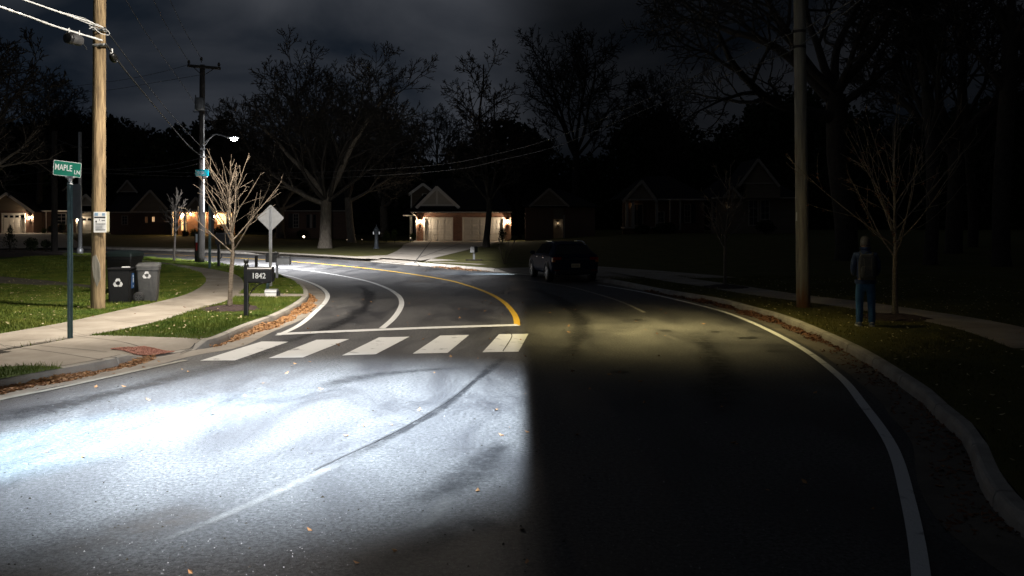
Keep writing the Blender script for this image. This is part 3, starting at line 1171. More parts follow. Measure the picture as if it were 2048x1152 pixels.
# -- the nearer dark giants on the right
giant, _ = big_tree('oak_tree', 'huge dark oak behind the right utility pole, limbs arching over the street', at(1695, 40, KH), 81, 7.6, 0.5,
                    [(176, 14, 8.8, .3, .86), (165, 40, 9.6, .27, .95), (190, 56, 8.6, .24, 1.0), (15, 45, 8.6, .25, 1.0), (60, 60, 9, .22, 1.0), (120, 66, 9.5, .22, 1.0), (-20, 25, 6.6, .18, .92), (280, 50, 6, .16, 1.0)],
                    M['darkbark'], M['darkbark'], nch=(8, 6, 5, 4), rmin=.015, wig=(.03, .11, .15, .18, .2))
arch, _ = big_tree('oak_tree', 'dark oak with an arching fork between the right utility pole and the frame edge', at(1905, 42, KH), 93, 5.6, 0.4,
                   [(172, 35, 7.2, .24, .9), (20, 50, 8.0, .22, 1.0), (150, 68, 8.6, .22, 1.0), (80, 76, 8.6, .2, 1.0), (-50, 55, 6.6, .18, 1.0), (200, 50, 6.6, .18, .97)],
                   M['darkbark'], M['darkbark'], nch=(7, 6, 5, 4), rmin=.019, wig=(.05, .15, .18, .22, .24))
edge, _ = big_tree('bare_tree', 'straight black trunk standing in the woods on the far right', at(2003, 34, KH), 101, 9.0, 0.33,
                   [(185, 50, 6.4, .15, .75), (10, 45, 6.4, .15, .8), (80, 80, 6.5, .2, 1.0), (170, 66, 6.4, .16, 1.0), (-60, 60, 5.4, .14, .95)],
                   M['darkbark'], M['darkbark'], nch=(7, 6, 4, 3), rmin=.02)
copy_thing(vase, at(80, 112, .5), 1.9, (1.0, 1.0, .9), 'bare broad tree above the lit garage house, behind the street name sign')
copy_thing(oak2, at(228, 118, .5), 2.6, 1.15, 'bare bushy tree rising right behind the tall wooden pole')
copy_thing(oak2, at(885, 108, KH), .7, (1.0, 1.0, 1.2), 'bare tree behind the peaked roof of the brick garage house')
copy_thing(oak, at(770, 104, KH), 2.2, 1.1, 'bare dome shaped tree between the two forked oaks and the garage house')
copy_thing(oak2, at(-60, 48, KH), 1.2, 1.0, 'bare tree with only its twig ends showing beside the left cables')
copy_thing(oak, at(560, 88, zlawn(-22, 88)), 4.0, (1.0, 1.0, .9), 'bare tree spreading above the dark house behind the diamond sign')
copy_thing(vase, at(1330, 100, .8), 4.1, .85, 'dim bare tree behind the columned porch house')
copy_thing(tall, at(1040, 90, KH), 2.0, .75, 'thin bare tree at the right end of the garage house')
copy_thing(edge, at(1860, 36, KH), 1.5, .8, 'thin dark trunk in the woods behind the person')
copy_thing(edge, at(1945, 46, KH), 2.9, .8, 'thin pale trunk leaning in the woods near the walkway')


# -- young street trees
def young(name, label, loc, seed, H, fork, r, m, top_n, spread_el, mulch=True, rmin=.0065, leaves=0, lens=1.0, tr=.72, br=.34):
    root = thing(name, label, 'tree', loc)
    g = Grow(seed, (0, 5, 1, 0), (1, .42, .34, .5), (0, 34, 38, 30), (.25, .14, .08, .08), (.018, .028, .05, .06), (.0, .02, .02, .02), rmin, spawn=.14, rfall=.42, fall=(1.35, 1.1))
    pts, rad = g.grow(Vector((0, 0, -.03)), Vector((0, 0, 1)), fork + .03, r, 0, sub=False, r1=r * .8)
    g.paths[0] = (0, pts, flare(pts, rad, 1.35, .25))
    top = pts[-1]
    # central leader
    lp, lr = g.grow(top - Vector((0, 0, .03)), Vector((.01, 0, 1)), H - fork, r * .72, 1, r1=rmin)
    rr = random.Random(seed + 1)
    az = rr.uniform(0, 6.28)
    for k in range(top_n):
        t = (k / top_n) ** 1.15 * tr
        x = t * (len(lp) - 1)
        i = min(int(x), len(lp) - 2)
        q = lp[i].lerp(lp[i + 1], x - i)
        az += 2.4 + rr.uniform(-.3, .3)
        el = R(spread_el + 22 * t + rr.uniform(-8, 8))
        d = Vector((math.cos(az) * math.cos(el), math.sin(az) * math.cos(el), math.sin(el)))
        g.grow(q, d, (H - fork) * (.78 - .45 * t) * rr.uniform(.8, 1.12) * lens, max(rmin, r * br * (1 - .5 * t)), 1, r1=rmin)
    g.mesh('trunk', m, (0,), root, sides=(12,))
    g.mesh('crown', m, (1, 2, 3, 4), root, sides=(8, 6, 5, 4, 3))
    if leaves:
        tips = [p for lvl, pp, _ in g.paths if lvl >= 2 for p in pp[1:] if p.x < -.15]
        mb = MB()
        for _ in range(leaves):
            p = rr.choice(tips)
            leaf_quad(mb, p - Vector((0, 0, .03)), rr.uniform(.03, .055), rr)
        mb.build('leaves', M['leafd'], root)
    if mulch:
        mm = MB()
        prof = [(.62, 0), (.55, .03), (.34, .06), (.1, .085), (0.02, .09)]
        mm.lathe(prof, 28, capb=False)
        for i, v in enumerate(mm.v):
            f = 1 + .10 * math.sin(v.x * 23 + v.y * 17) + .06 * math.sin(v.y * 41)
            mm.v[i] = Vector((v.x * f * 1.05, v.y * f * 1.05, v.z + random.uniform(-.008, .012)))
        for _ in range(260):
            a, q = random.uniform(0, 6.28), random.uniform(.05, .62) 
            leaf_quad(mm, Vector((q * math.cos(a), q * math.sin(a), .09 * (1 - q / .65) + .012)), random.uniform(.02, .04), random)
        mm.build('mulch_ring', M['mulch'], root)
    return root


def leaf_quad(mb, p, s, rr):
    a = rr.uniform(0, 6.28)
    u = Vector((math.cos(a), math.sin(a), rr.uniform(-.5, .5))).normalized()
    w = u.cross(Vector((rr.uniform(-.6, .6), rr.uniform(-.6, .6), 1))).normalized()
    n = u.cross(w)
    lift = n * s * rr.uniform(.15, .5)
    mb.add([p - u * s, p - w * s * .55 + lift, p + u * s, p + w * s * .55 + lift], [(0, 1, 2), (0, 2, 3)])


young('young_tree', 'bare young tree in a mulch ring beside the black mailbox, branches brightly lit', G(460, 618, KH), 3, 3.46, 1.28, .055, M['ybark'], 17, 47, rmin=.004, lens=1.0, br=.34)
young('young_tree', 'small bare young tree by the far bend, in front of the lit porch', G(348, 521, KH), 8, 3.5, 1.35, .055, M['darkbark'], 13, 50, mulch=False, rmin=.012, lens=.8)
young('young_tree', 'bare young tree next to the standing person, trunk in a dark mulch ring', G(1790, 636, KH), 14, 4.6, 1.25, .062, M['rbark'], 15, 42, rmin=.0045, leaves=130, lens=1.12, tr=.42, br=.29)
young('young_tree', 'slim bare young tree alone on the dark lawn behind the right kerb', G(1450, 575, KH), 19, 3.7, 1.15, .05, M['rbark'], 12, 42, rmin=.008, lens=.8)


# -- leafy things: clumps of small leaf faces
def leaf_cloud(centres, radii, n, size, seed, flat=1.0):
    r = np.random.default_rng(seed)
    k = r.integers(0, len(centres), n)
    C, Rr = np.array(centres)[k], np.array(radii)[k]
    u = r.normal(size=(n, 3))
    u /= np.linalg.norm(u, axis=1, keepdims=True)
    q = C + u * Rr * (r.random((n, 1)) ** .33)
    a = r.normal(size=(n, 3))
    a /= np.linalg.norm(a, axis=1, keepdims=True)
    b = np.cross(a, r.normal(size=(n, 3)))
    b /= np.linalg.norm(b, axis=1, keepdims=True)
    s = size * r.uniform(.5, 1.3, (n, 1))
    V = np.stack([q - a * s, q - b * s * .6, q + a * s, q + b * s * .6], 1).reshape(-1, 3)
    Fq = np.arange(4 * n).reshape(-1, 4)
    return V, Fq


def woods():
    r = np.random.default_rng(5)
    prof = [(-500, 250), (-100, 235), (60, 245), (200, 225), (300, 262), (380, 250), (440, 228), (520, 285), (640, 290), (780, 300), (880, 315), (960, 262), (1010, 232), (1060, 238),
            (1100, 300), (1190, 318), (1260, 232), (1330, 215), (1420, 285), (1500, 205), (1600, 170), (1700, 215), (1800, 250), (1950, 205), (2100, 170), (2600, 160)]
    xs = np.array([p[0] for p in prof]); ys = np.array([p[1] for p in prof])
    cs, rs_ = [], []
    for px in np.arange(-480, 2580, 20):
        for _ in range(5):
            d = r.uniform(114, 140)
            x = px + r.uniform(-12, 12)
            top = np.interp(x, xs, ys) + r.uniform(-6, 34)
            z = CAMH - (top - HY) * d / F
            X = (x - CX) * d / F
            zz = z
            while zz > 0:
                w = 1.3 + 1.5 * min(1, (z - zz) / 6)
                cs.append((X + r.uniform(-1, 1), d + r.uniform(-2, 2), zz - 1)); rs_.append((w, w * .7, 1.3))
                zz -= 1.9
    V, Fq = leaf_cloud(cs, rs_, 240000, .43, 9)
    return stuff(npmesh('woods', V, Fq, M['foliage']))


woods()


def bush(name, label, px, py, w, h, m, seed, n=900, z=KH, cone=False, d=None, group=None, size=.045):
    p = G(px, py, z) if d is None else at(px, d, z)
    root = thing(name, label, 'shrub', p, 0, group)
    r = np.random.default_rng(seed)
    cs, rr_ = [], []
    for _ in range(9):
        t = r.random()
        rad = w * .5 * (1 - .75 * t if cone else .62)
        a = r.uniform(0, 6.28)
        q = (w * .22 * (1 - t)) * r.random()
        cs.append((q * math.cos(a), q * math.sin(a), h * (.3 + .45 * t))); rr_.append((rad, rad, h * .3))
    V, Fq = leaf_cloud(cs, rr_, n, size * max(1, w), seed + 1)
    V[:, 2] = np.maximum(V[:, 2], 0.01)
    npmesh('foliage', V, Fq, m, root)
    st = MB()
    for k in range(5):
        a = k * 1.3
        st.tube([(0, 0, -.02), (.08 * w * math.cos(a), .08 * w * math.sin(a), h * .3), (.2 * w * math.cos(a), .2 * w * math.sin(a), h * .62)], [.02, .015, .008], 5)
    st.build('stem', M['darkbark'], root)
    return root


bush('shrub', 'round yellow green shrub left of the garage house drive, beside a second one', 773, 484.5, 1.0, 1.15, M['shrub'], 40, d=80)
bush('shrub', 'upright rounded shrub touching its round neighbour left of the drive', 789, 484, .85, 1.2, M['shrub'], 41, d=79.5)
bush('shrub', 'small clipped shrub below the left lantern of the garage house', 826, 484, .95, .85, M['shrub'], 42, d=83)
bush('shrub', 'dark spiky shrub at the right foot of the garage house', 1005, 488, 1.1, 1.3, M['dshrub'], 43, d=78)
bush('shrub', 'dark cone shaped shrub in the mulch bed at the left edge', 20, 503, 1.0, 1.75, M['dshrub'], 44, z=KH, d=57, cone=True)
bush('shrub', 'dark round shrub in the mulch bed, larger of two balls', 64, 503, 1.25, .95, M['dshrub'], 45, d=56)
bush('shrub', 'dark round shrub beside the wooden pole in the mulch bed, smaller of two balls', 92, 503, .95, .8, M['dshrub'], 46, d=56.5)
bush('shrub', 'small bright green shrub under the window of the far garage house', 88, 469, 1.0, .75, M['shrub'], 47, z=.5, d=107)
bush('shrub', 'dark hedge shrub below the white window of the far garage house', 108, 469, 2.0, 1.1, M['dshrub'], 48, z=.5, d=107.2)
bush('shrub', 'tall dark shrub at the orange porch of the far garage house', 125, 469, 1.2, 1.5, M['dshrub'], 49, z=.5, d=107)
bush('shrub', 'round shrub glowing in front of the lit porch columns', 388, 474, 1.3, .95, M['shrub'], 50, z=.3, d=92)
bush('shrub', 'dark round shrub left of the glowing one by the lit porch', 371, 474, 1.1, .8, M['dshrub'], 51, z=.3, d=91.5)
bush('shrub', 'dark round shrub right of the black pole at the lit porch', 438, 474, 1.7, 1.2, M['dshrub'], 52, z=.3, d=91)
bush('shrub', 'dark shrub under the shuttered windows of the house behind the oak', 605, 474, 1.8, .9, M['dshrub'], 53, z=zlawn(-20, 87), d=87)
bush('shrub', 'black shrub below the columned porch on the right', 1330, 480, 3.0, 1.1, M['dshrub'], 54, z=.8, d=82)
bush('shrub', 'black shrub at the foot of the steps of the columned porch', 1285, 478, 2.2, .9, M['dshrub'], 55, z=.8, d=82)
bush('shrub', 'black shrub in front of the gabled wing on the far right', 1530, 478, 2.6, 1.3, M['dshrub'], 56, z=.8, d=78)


# thin forked shrub between the white mailbox and the car
def forked(label, px, py):
    root = thing('forked_shrub', label, 'shrub', G(px, py, KH))
    g = Grow(77, (0, 3, 0), (1, .4, .4), (0, 35, 30), (.2, .15, .1), (.03, .06, .08), (.02, .03, .03), .012)
    for a in (-.42, .38, -.1):
        g.grow(Vector((a * .1, 0, 0)), Vector((a, .1, 1)), 1.15, .028, 1)
    g.mesh('stem', M['rbark'], (0, 1, 2), root)
    return root


forked('thin forked leafless shrub in a dark bed left of the parked car', 1010, 527)


# -- grass blades and leaves
def blades(name, polys, holes, n, box, h, m, seed, zf, w=.011, per=3):
    r = np.random.default_rng(seed)
    x = r.uniform(box[0], box[1], n)
    y = r.uniform(box[2], box[3], n)
    ok = np.zeros(n, bool)
    for p in polys:
        ok |= inside(p, x, y)
    for p in holes:
        ok &= ~inside(p, x, y)
    # only what stands in the view wedge
    px = CX + x / np.maximum(y, .1) * F
    ok &= (px > -80) & (px < 2130)
    x, y = x[ok], y[ok]
    n = len(x)
    z = np.array([zf(a, b) for a, b in zip(x, y)]) if callable(zf) else np.full(n, zf)
    a = r.uniform(0, 6.28, n)
    hh = h * r.uniform(.45, 1.25, n) * (0.75 + .5 * np.sin(x * 1.7 + 2) * np.cos(y * 1.3))
    hh = np.clip(hh, h * .3, None)
    ln = r.uniform(.1, .9, n) * hh
    b = r.uniform(0, 6.28, n)
    ca, sa = np.cos(a) * w / 2, np.sin(a) * w / 2
    V = np.zeros((n, 3, 3), np.float32)
    V[:, 0] = np.stack([x - ca, y - sa, z - .005], -1)
    V[:, 1] = np.stack([x + ca, y + sa, z - .005], -1)
    V[:, 2] = np.stack([x + np.cos(b) * ln, y + np.sin(b) * ln, z + hh], -1)
    return stuff(npmesh(name, V.reshape(-1, 3), np.arange(3 * n).reshape(-1, 3), m))


blades('grass', [INNER], [SWV, WALK, BARE], 330000, (-17, -4.6, 13.4, 34), .065, M['blade'], 2, KH, w=.014)
blades('grass', [INNER], [SWV, WALK, BARE], 150000, (-26, -6, 30, 54), .07, M['blade'], 3, KH, w=.03)
blades('grass', [PATCH], [], 16000, (-9.5, -5.5, 9.5, 15), .07, M['blade'], 4, lambda a, b: zpad(a, b) + .012, w=.012)
outer_near = [tuple(p.xy) for p in offset(OK_, 0.17) if p.y < 45] 
outer_near += [(60, 45), (60, -5)]
SWR = resample(catmull(gl([(1230, 541), (1330, 556), (1450, 574), (1560, 591), (1690, 607), (1790, 622), (1900, 640), (2010, 664), (2120, 700)], KH), 8), .5)
SWRP = [tuple(p.xy) for p in offset(SWR, .67)] + [tuple(p.xy) for p in reversed(offset(SWR, -.67))]
_zc = {}


def zl_fast(x, y):
    k = (round(x * 2), round(y * 2))
    if k not in _zc:
        _zc[k] = zlawn(x, y)
    return _zc[k]


blades('grass', [outer_near], [SWRP], 150000, (2, 16, 4, 32), .06, M['dblade'], 5, zl_fast, w=.013)


def leaves(name, pts, s0, s1, m, seed):
    rr = random.Random(seed)
    mb = MB()
    for p in pts:
        leaf_quad(mb, p, rr.uniform(s0, s1), rr)
    return stuff(mb.build(name, m))


def gutter_leaves(poly, side, i0, i1, n, seed, wmax=.34, hmax=.09, dens=None):
    rr = random.Random(seed)
    ns = normals2(poly)
    out = []
    while len(out) < n:
        x = rr.uniform(min(i0, i1), max(i0, i1))
        i = int(x)
        f = (x - min(i0, i1)) / abs(i1 - i0)
        k = dens(f) if dens else 1
        if rr.random() > k:
            continue
        q = rr.random() ** 1.6
        clump = .5 + .5 * math.sin(i * .9 + 1) * math.sin(i * .37)
        if rr.random() > .25 + .9 * clump:
            continue
        o = -q * wmax * k * (0.6 + .6 * clump)
        p = poly[i].lerp(poly[min(i + 1, len(poly) - 1)], x - i) + ns[i] * side * o
        p.z = .012 + rr.random() * hmax * (1 - q) * clump
        out.append(p)
    return out


e = lambda f: max(0.05, min(1, 4 * f * (1 - f)) ** .6)
leaves('fallen_leaves', gutter_leaves(LK, -1, near_i(LK, G(425, 694)), near_i(LK, G(619, 592)), 2300, 3, dens=e), .028, .055, M['leaf'], 4)
leaves('fallen_leaves', gutter_leaves(LK, -1, near_i(LK, G(-150, 815)), near_i(LK, G(310, 716)), 1500, 5, wmax=.26, dens=e), .022, .045, M['leaf'], 6)
leaves('fallen_leaves', gutter_leaves(OK_, 1, near_i(OK_, G(1290, 582)), near_i(OK_, G(1700, 708)), 2000, 7, wmax=.3, dens=e), .025, .05, M['leafd'], 8)
leaves('fallen_leaves', gutter_leaves(OK_, 1, near_i(OK_, G(1680, 700)), near_i(OK_, G(2048, 1085)), 500, 9, wmax=.42, hmax=.02), .02, .04, M['leafd'], 10)
leaves('fallen_leaves', gutter_leaves(OK_, 1, near_i(OK_, G(870, 534)), near_i(OK_, G(985, 543)), 500, 19, wmax=.4), .04, .07, M['leaf'], 20)


def scatter(poly, box, n, seed, zf, holes=()):
    rr = np.random.default_rng(seed)
    x, y = rr.uniform(box[0], box[1], n), rr.uniform(box[2], box[3], n)
    ok = inside(poly, x, y)
    for h in holes:
        ok &= ~inside(h, x, y)
    return [Vector((a, b, zf(a, b))) for a, b in zip(x[ok], y[ok])]


leaves('fallen_leaves', scatter(INNER, (-17, -4.8, 13.4, 30), 800, 31, lambda a, b: KH + .05, [SWV]), .02, .042, M['leafp'], 32)
leaves('fallen_leaves', scatter(outer_near, (2, 14, 5, 30), 1500, 33, lambda a, b: zl_fast(a, b) + .05), .02, .036, M['leafp'], 34)
leaves('fallen_leaves', scatter(SWV, (-15, -5, 13, 30), 60, 35, lambda a, b: KH + .02), .025, .05, M['leafd'], 36)
RP = [tuple(p.xy) for p in road_poly]
leaves('fallen_leaves', scatter(RP, (-9, 4, 5, 26), 190, 37, lambda a, b: .015), .02, .042, M['leaf'], 38)
# loose grit on the near lane
rr = np.random.default_rng(12)
gm = MB()
for _ in range(1500):
    y = 5 + 7 * rr.random() ** 1.7
    x = rr.uniform(-.58, .35) * y
    s = rr.uniform(.0014, .0042) * (1 if rr.random() < .96 else 2)
    gm.add([(x - s, y - s, .0), (x + s, y - s * .7, .0), (x + s * .6, y + s, .0), (x - s * .7, y + s, .0), (x, y, s * 1.5)], [(0, 1, 4), (1, 2, 4), (2, 3, 4), (3, 0, 4)])
stuff(gm.build('grit', M['stone']))
gm = MB()
for _ in range(420):
    y = 5 + 8 * rr.random() ** 1.5
    x = rr.uniform(-.58, .1) * y
    s = rr.uniform(.002, .007) * (1 if rr.random() < .93 else 1.8)
    t = rr.uniform(.5, 2.2)
    gm.add([(x - s * t, y - s, .0), (x + s * t, y - s * .7, .0), (x + s * t * .6, y + s, .0), (x - s * t * .7, y + s, .0), (x, y, s * 1.3)], [(0, 1, 4), (1, 2, 4), (2, 3, 4), (3, 0, 4)])
stuff(gm.build('grit', M['soil']))

# ------------------------------------------------------------------ utility poles
def wobble_pole(h, r0, r1, n=26, sides=18, seed=0, lean=(0, 0)):
    rr = random.Random(seed)
    mb = MB()
    pts = [Vector((lean[0] * (i / n), lean[1] * (i / n), -.1 + (h + .1) * i / n)) for i in range(n + 1)]
    mb.tube(pts, [r0 + (r1 - r0) * i / n for i in range(n + 1)], sides)
    for i, v in enumerate(mb.v):
        a = (i % sides) / sides * 2 * PI
        k = 1 + .018 * math.sin(a * 3 + v.z * .7) + .012 * math.sin(a * 7 + v.z * 3.1) + rr.uniform(-.008, .008)
        c = pts[min(i // sides, n)]
        mb.v[i] = Vector((c.x + (v.x - c.x) * k, c.y + (v.y - c.y) * k, v.z))
    return mb


pole1 = thing('utility_pole', 'tall pale wooden utility pole with a paper notice on it, beside the black bins', 'utility pole', G(196, 617, KH))
smooth_by_angle(wobble_pole(9.4, .155, .125, seed=3, lean=(.05, 0)).build('shaft', M['wood'], pole1), 60)
for hz in (6.27, 5.93):
    b = MB()
    b.lathe([(.148, -.03), (.15, -.03), (.15, .03), (.148, .03)], 18, Matrix.Translation((.035, 0, hz)), False, False)
    b.box(.1, .25, -.16, -.12, hz - .035, hz + .035, bev=.006)
    b.tube([(-.05, -.155, hz), (.26, -.155, hz)], .016, 6)
    b.lathe([(.02, 0), (.03, .01), (.03, .03), (.02, .04)], 8, Matrix.Translation((.2, -.165, hz)) @ Matrix.Rotation(PI / 2, 4, 'X'))
    b.build('bracket', M['steel'], pole1)
sc = MB()
sc.xz([(-.05, 1.18), (.03, 1.22), (.1, 1.02), (.12, .7), (.05, .5), (-.03, .72), (-.06, .95)], -.158, -.12)
sc.build('bark_scar', M['oldwood'], pole1)

notice = thing('notice', 'white printed paper notice stapled over a cream sheet on the pale wooden pole', 'notice', G(196, 617, KH) + Vector((.0, -.185, 1.72)), R(4))
w, h = .265, .46
nb = MB()
nb.box(-.02, w + .06, .012, .02, .02, h + .005)
nb.build('cream_sheet', M['yellowp'], notice)
nb = MB()
nb.box(-.01, w, -.004, .006, 0, h, bev=.002)
nb.build('sheet', M['paper'], notice)
for (x0, x1, z0, z1) in ((.005, w - .02, .325, .355), (.03, w - .02, .185, .198), (.03, w - .02, .052, .066), (.03, .06, .225, .265), (.11, .12, .262, .3), (.165, .235, .262, .276)):
    MB().box(x0, x1, -.007, -.005, z0, z1).build('headline', M['ink'], notice)
ib = MB()
for k in range(7):
    ib.box(.03, w - .05 - .02 * (k % 3), -.007, -.005, .085 + k * .0125, .089 + k * .0125)
ib.build('small_print', M['inkg'], notice)
MB().box(.01, .085, -.007, -.005, .375, .44).build('blue_stamp', M['pblue'], notice)
MB().box(.175, .235, -.007, -.005, .38, .435).build('blue_stamp', M['pblue'], notice)

# far wooden pole with crossarm
p2loc = G(402, 525, KH)
pole2 = thing('utility_pole', 'dark utility pole with a crossarm, transformer can and white conduit, holding the lit street lamp', 'utility pole', p2loc)
wobble_pole(9.3, .17, .12, seed=5, lean=(.07, 0)).build('shaft', M['darkwood'], pole2, True)
q = lambda px, py: P(px, py, p2loc.y) - p2loc
a, b_ = q(378, 132.5), q(443, 138)
MB().tube([a + Vector((0, -.16, 0)), b_ + Vector((0, -.16, 0))], .09, 4).build('crossarm', M['darkwood'], pole2)
for (x0, y0, x1, y1) in ((388, 134, 404, 149), (432, 138, 414, 150)):
    MB().tube([q(x0, y0) + Vector((0, -.2, 0)), q(x1, y1) + Vector((0, -.2, 0))], .02, 5).build('brace', M['darkwood'], pole2)
for (px, py) in ((380, 128), (405, 122), (440, 133)):
    c = q(px, py)
    MB().lathe([(.02, -.1), (.02, -.02), (.07, 0), (.05, .04), (.075, .06), (.05, .1), (.06, .13), (.02, .16)], 10, Matrix.Translation(c + Vector((0, -.16, 0)))).build('insulator', M['darkwood'], pole2)
c = q(405, 224)
MB().lathe([(.02, .28), (.2, .27), (.225, .24), (.225, -.26), (.2, -.3)][::-1], 18, Matrix.Translation(c + Vector((-.02, -.32, .35)))).build('transformer', mat('grey_enamel', (.10, .105, .11), .5), pole2, True)
mb = MB()
mb.tube([q(398, 200), q(392, 199), q(391, 190)], .025, 6)
mb.tube([q(400, 203), q(400, 186)], .03, 6)
mb.build('cutout', M['darkwood'], pole2)
mb = MB()
mb.tube([q(409, 424) + Vector((.0, -.12, 0)), q(409.5, 230) + Vector((0, -.13, 0))], .032, 8)
mb.build('conduit', M['cable'], pole2)
for py in (299, 314):
    MB().box(-.1, .12, -.25, -.15, -.04, .04, Matrix.Translation(q(408, py)), bev=.01).build('bracket', M['steel'], pole2)

# street lamp on the far pole
lampc = P(466, 277, p2loc.y - 1.4)
lamp = thing('street_lamp', 'lit white street lamp on a curved arm from the dark crossarm pole', 'street lamp', p2loc + Vector((0, 0, q(411, 290).z)))
lq = lampc - lamp.location
arm = catmull([Vector((.1, -.12, 0)), Vector((.55, -.4, .28)), Vector((1.0, -.9, .42)), Vector((lq.x - .32, lq.y + .05, lq.z + .07))], 8)
MB().tube(arm, .03, 8).build('arm', M['steel'], lamp, True)
MB().tube([Vector((.1, -.12, -.22)), arm[8] + Vector((0, 0, -.0))], .014, 6).build('stay', M['steel'], lamp)
hd = MB()
hd.ball((lq.x, lq.y, lq.z + .05), (.32, .12, .06), 14)
hd.build('housing', M['steel'], lamp, True)
ln = MB()
ln.ball((lq.x + .05, lq.y, lq.z), (.15, .12, .11), 14)
ln.build('lens', emis('lamp_lens', (.95, .97, 1.0), 250), lamp, True)

# marker post beside it
mp = thing('marker_post', 'short post with a red band and pale blue white top beside the dark crossarm pole', 'post', G(396.5, 524, KH) + Vector((-.03, -.1, 0)))
MB().box(-.09, .07, -.06, .06, -.05, 1.4, bev=.01).build('post', M['darkwood'], mp)
MB().box(-.03, .085, -.075, -.062, .55, .93).build('red_band', M['red'], mp)
MB().box(-.03, .085, -.075, -.062, .935, 1.33).build('pale_band', M['bluew'], mp)

# teal street sign on the far pole
ts = thing('street_sign', 'small bright teal street name sign fixed to the dark crossarm pole', 'sign', P(404, 345.5, p2loc.y - .35), R(-16))
MB().box(-.36, .36, -.012, .012, -.15, .15, bev=.008).build('blade', M['csign'], ts)
mb = MB()
for k, (x, hh, ww) in enumerate(((-.24, .10, .018), (-.18, .13, .02), (-.13, .08, .016), (-.05, .12, .02), (0, .13, .018), (.05, .09, .018), (.1, .11, .02))):
    mb.box(x, x + ww, -.016, -.013, -hh * .7, hh * .7)
mb.build('lettering', M['silver'], ts)
mb = MB()
mb.tube([(-.3, .0, -.16), (0, .05, -.2), (.3, 0, -.16)], .014, 6)
mb.box(-.02, .1, .013, .3, -.19, -.155)
mb.build('bracket', M['steel'], ts)

# right pole
def foot_stained(src):
    """the same wood with a rusty damp stain creeping up from the ground"""
    m = src.copy()
    m.name = 'stained_wood'
    nt = m.node_tree
    b = nt.nodes['Principled BSDF']
    col = b.inputs['Base Color'].links[0].from_socket
    tc = nt.nodes.new('ShaderNodeTexCoord')
    sp = nt.nodes.new('ShaderNodeSeparateXYZ')
    nt.links.new(tc.outputs['Object'], sp.inputs[0])
    n = N(nt, 'ShaderNodeTexNoise', Scale=9.0, Detail=6.0)
    mp = N(nt, 'ShaderNodeMapping')
    mp.inputs['Scale'].default_value = (1.6, 1.6, .25)
    nt.links.new(tc.outputs['Object'], mp.inputs[0])
    nt.links.new(mp.outputs[0], n.inputs['Vector'])
    a = N(nt, 'ShaderNodeMath', operation='MULTIPLY_ADD')
    a.inputs[1].default_value = 1.1
    a.inputs[2].default_value = -.55
    nt.links.new(n.outputs['Fac'], a.inputs[0])
    s = N(nt, 'ShaderNodeMath', operation='ADD')
    nt.links.new(sp.outputs[2], s.inputs[0])
    nt.links.new(a.outputs[0], s.inputs[1])
    r = N(nt, 'ShaderNodeMapRange')
    r.inputs['From Min'].default_value = .05
    r.inputs['From Max'].default_value = .75
    r.inputs['To Min'].default_value = .95
    r.inputs['To Max'].default_value = 0
    nt.links.new(s.outputs[0], r.inputs['Value'])
    mx = N(nt, 'ShaderNodeMix', data_type='RGBA')
    nt.links.new(r.outputs[0], mx.inputs[0])
    nt.links.new(col, mx.inputs[6])
    mx.inputs[7].default_value = (.15, .055, .014, 1)
    nt.links.new(mx.outputs[2], b.inputs['Base Color'])
    return m


p3 = G(1607, 615, KH)
pole3 = thing('utility_pole', 'grey weathered utility pole on the dark right verge, rust stained at its foot', 'utility pole', p3)
smooth_by_angle(wobble_pole(9.2, .155, .12, seed=9, lean=(-.13, 0)).build('shaft', foot_stained(M['oldwood']), pole3), 60)
MB().box(-.175, -.15, -.06, .03, 1.98, 2.18, bev=.004).build('tag', M['steel'], pole3)
for hz in (6.3, 5.95):
    b = MB()
    b.lathe([(.14, -.03), (.143, -.03), (.143, .03), (.14, .03)], 18, Matrix.Translation((-.09, 0, hz)), False, False)
    b.box(-.26, -.16, -.05, .05, hz - .03, hz + .03)
    b.build('bracket', M['darkwood'], pole3)

# two distant steel poles on the left
for (px, by, d, top, r, m, lab) in ((109, 502, 57, 262, .20, 'darkwood', 'distant dark wooden pole behind the left end of the street name sign'), (160, 508, 53, 264, .12, 'steel', 'distant grey metal pole between the street name sign and the pale wooden pole')):
    loc = at(px, d)
    t = thing('utility_pole', lab, 'utility pole', loc)
    hh = CAMH - (top - HY) * d / F - KH
    MB().tube([(0, 0, -.1), (0, 0, hh)], [r, r * .8], 12).build('shaft', M[m], t, True)
    MB().tube([(-.5, 0, hh - .9), (.5, 0, hh - .9)], .04, 6).build('crossarm', M['darkwood'], t)
    if m == 'steel':
        MB().lathe([(r * 1.6, -.05), (r * 1.5, .3), (r, .36)], 12).build('base_sleeve', M['steel'], t, True)

# ------------------------------------------------------------------ cables
def wire(name, label, pts, r, m, n=6, rj=0, cat='cable', group=None):
    pts = catmull(pts, 14)
    if rj:
        k = random.Random(1)
        rad = [r * (1 + k.uniform(-rj, rj)) for _ in pts]
    else:
        rad = r
    return tag(MB().tube(pts, rad, n).build(name, m, None, True), label, cat, group)


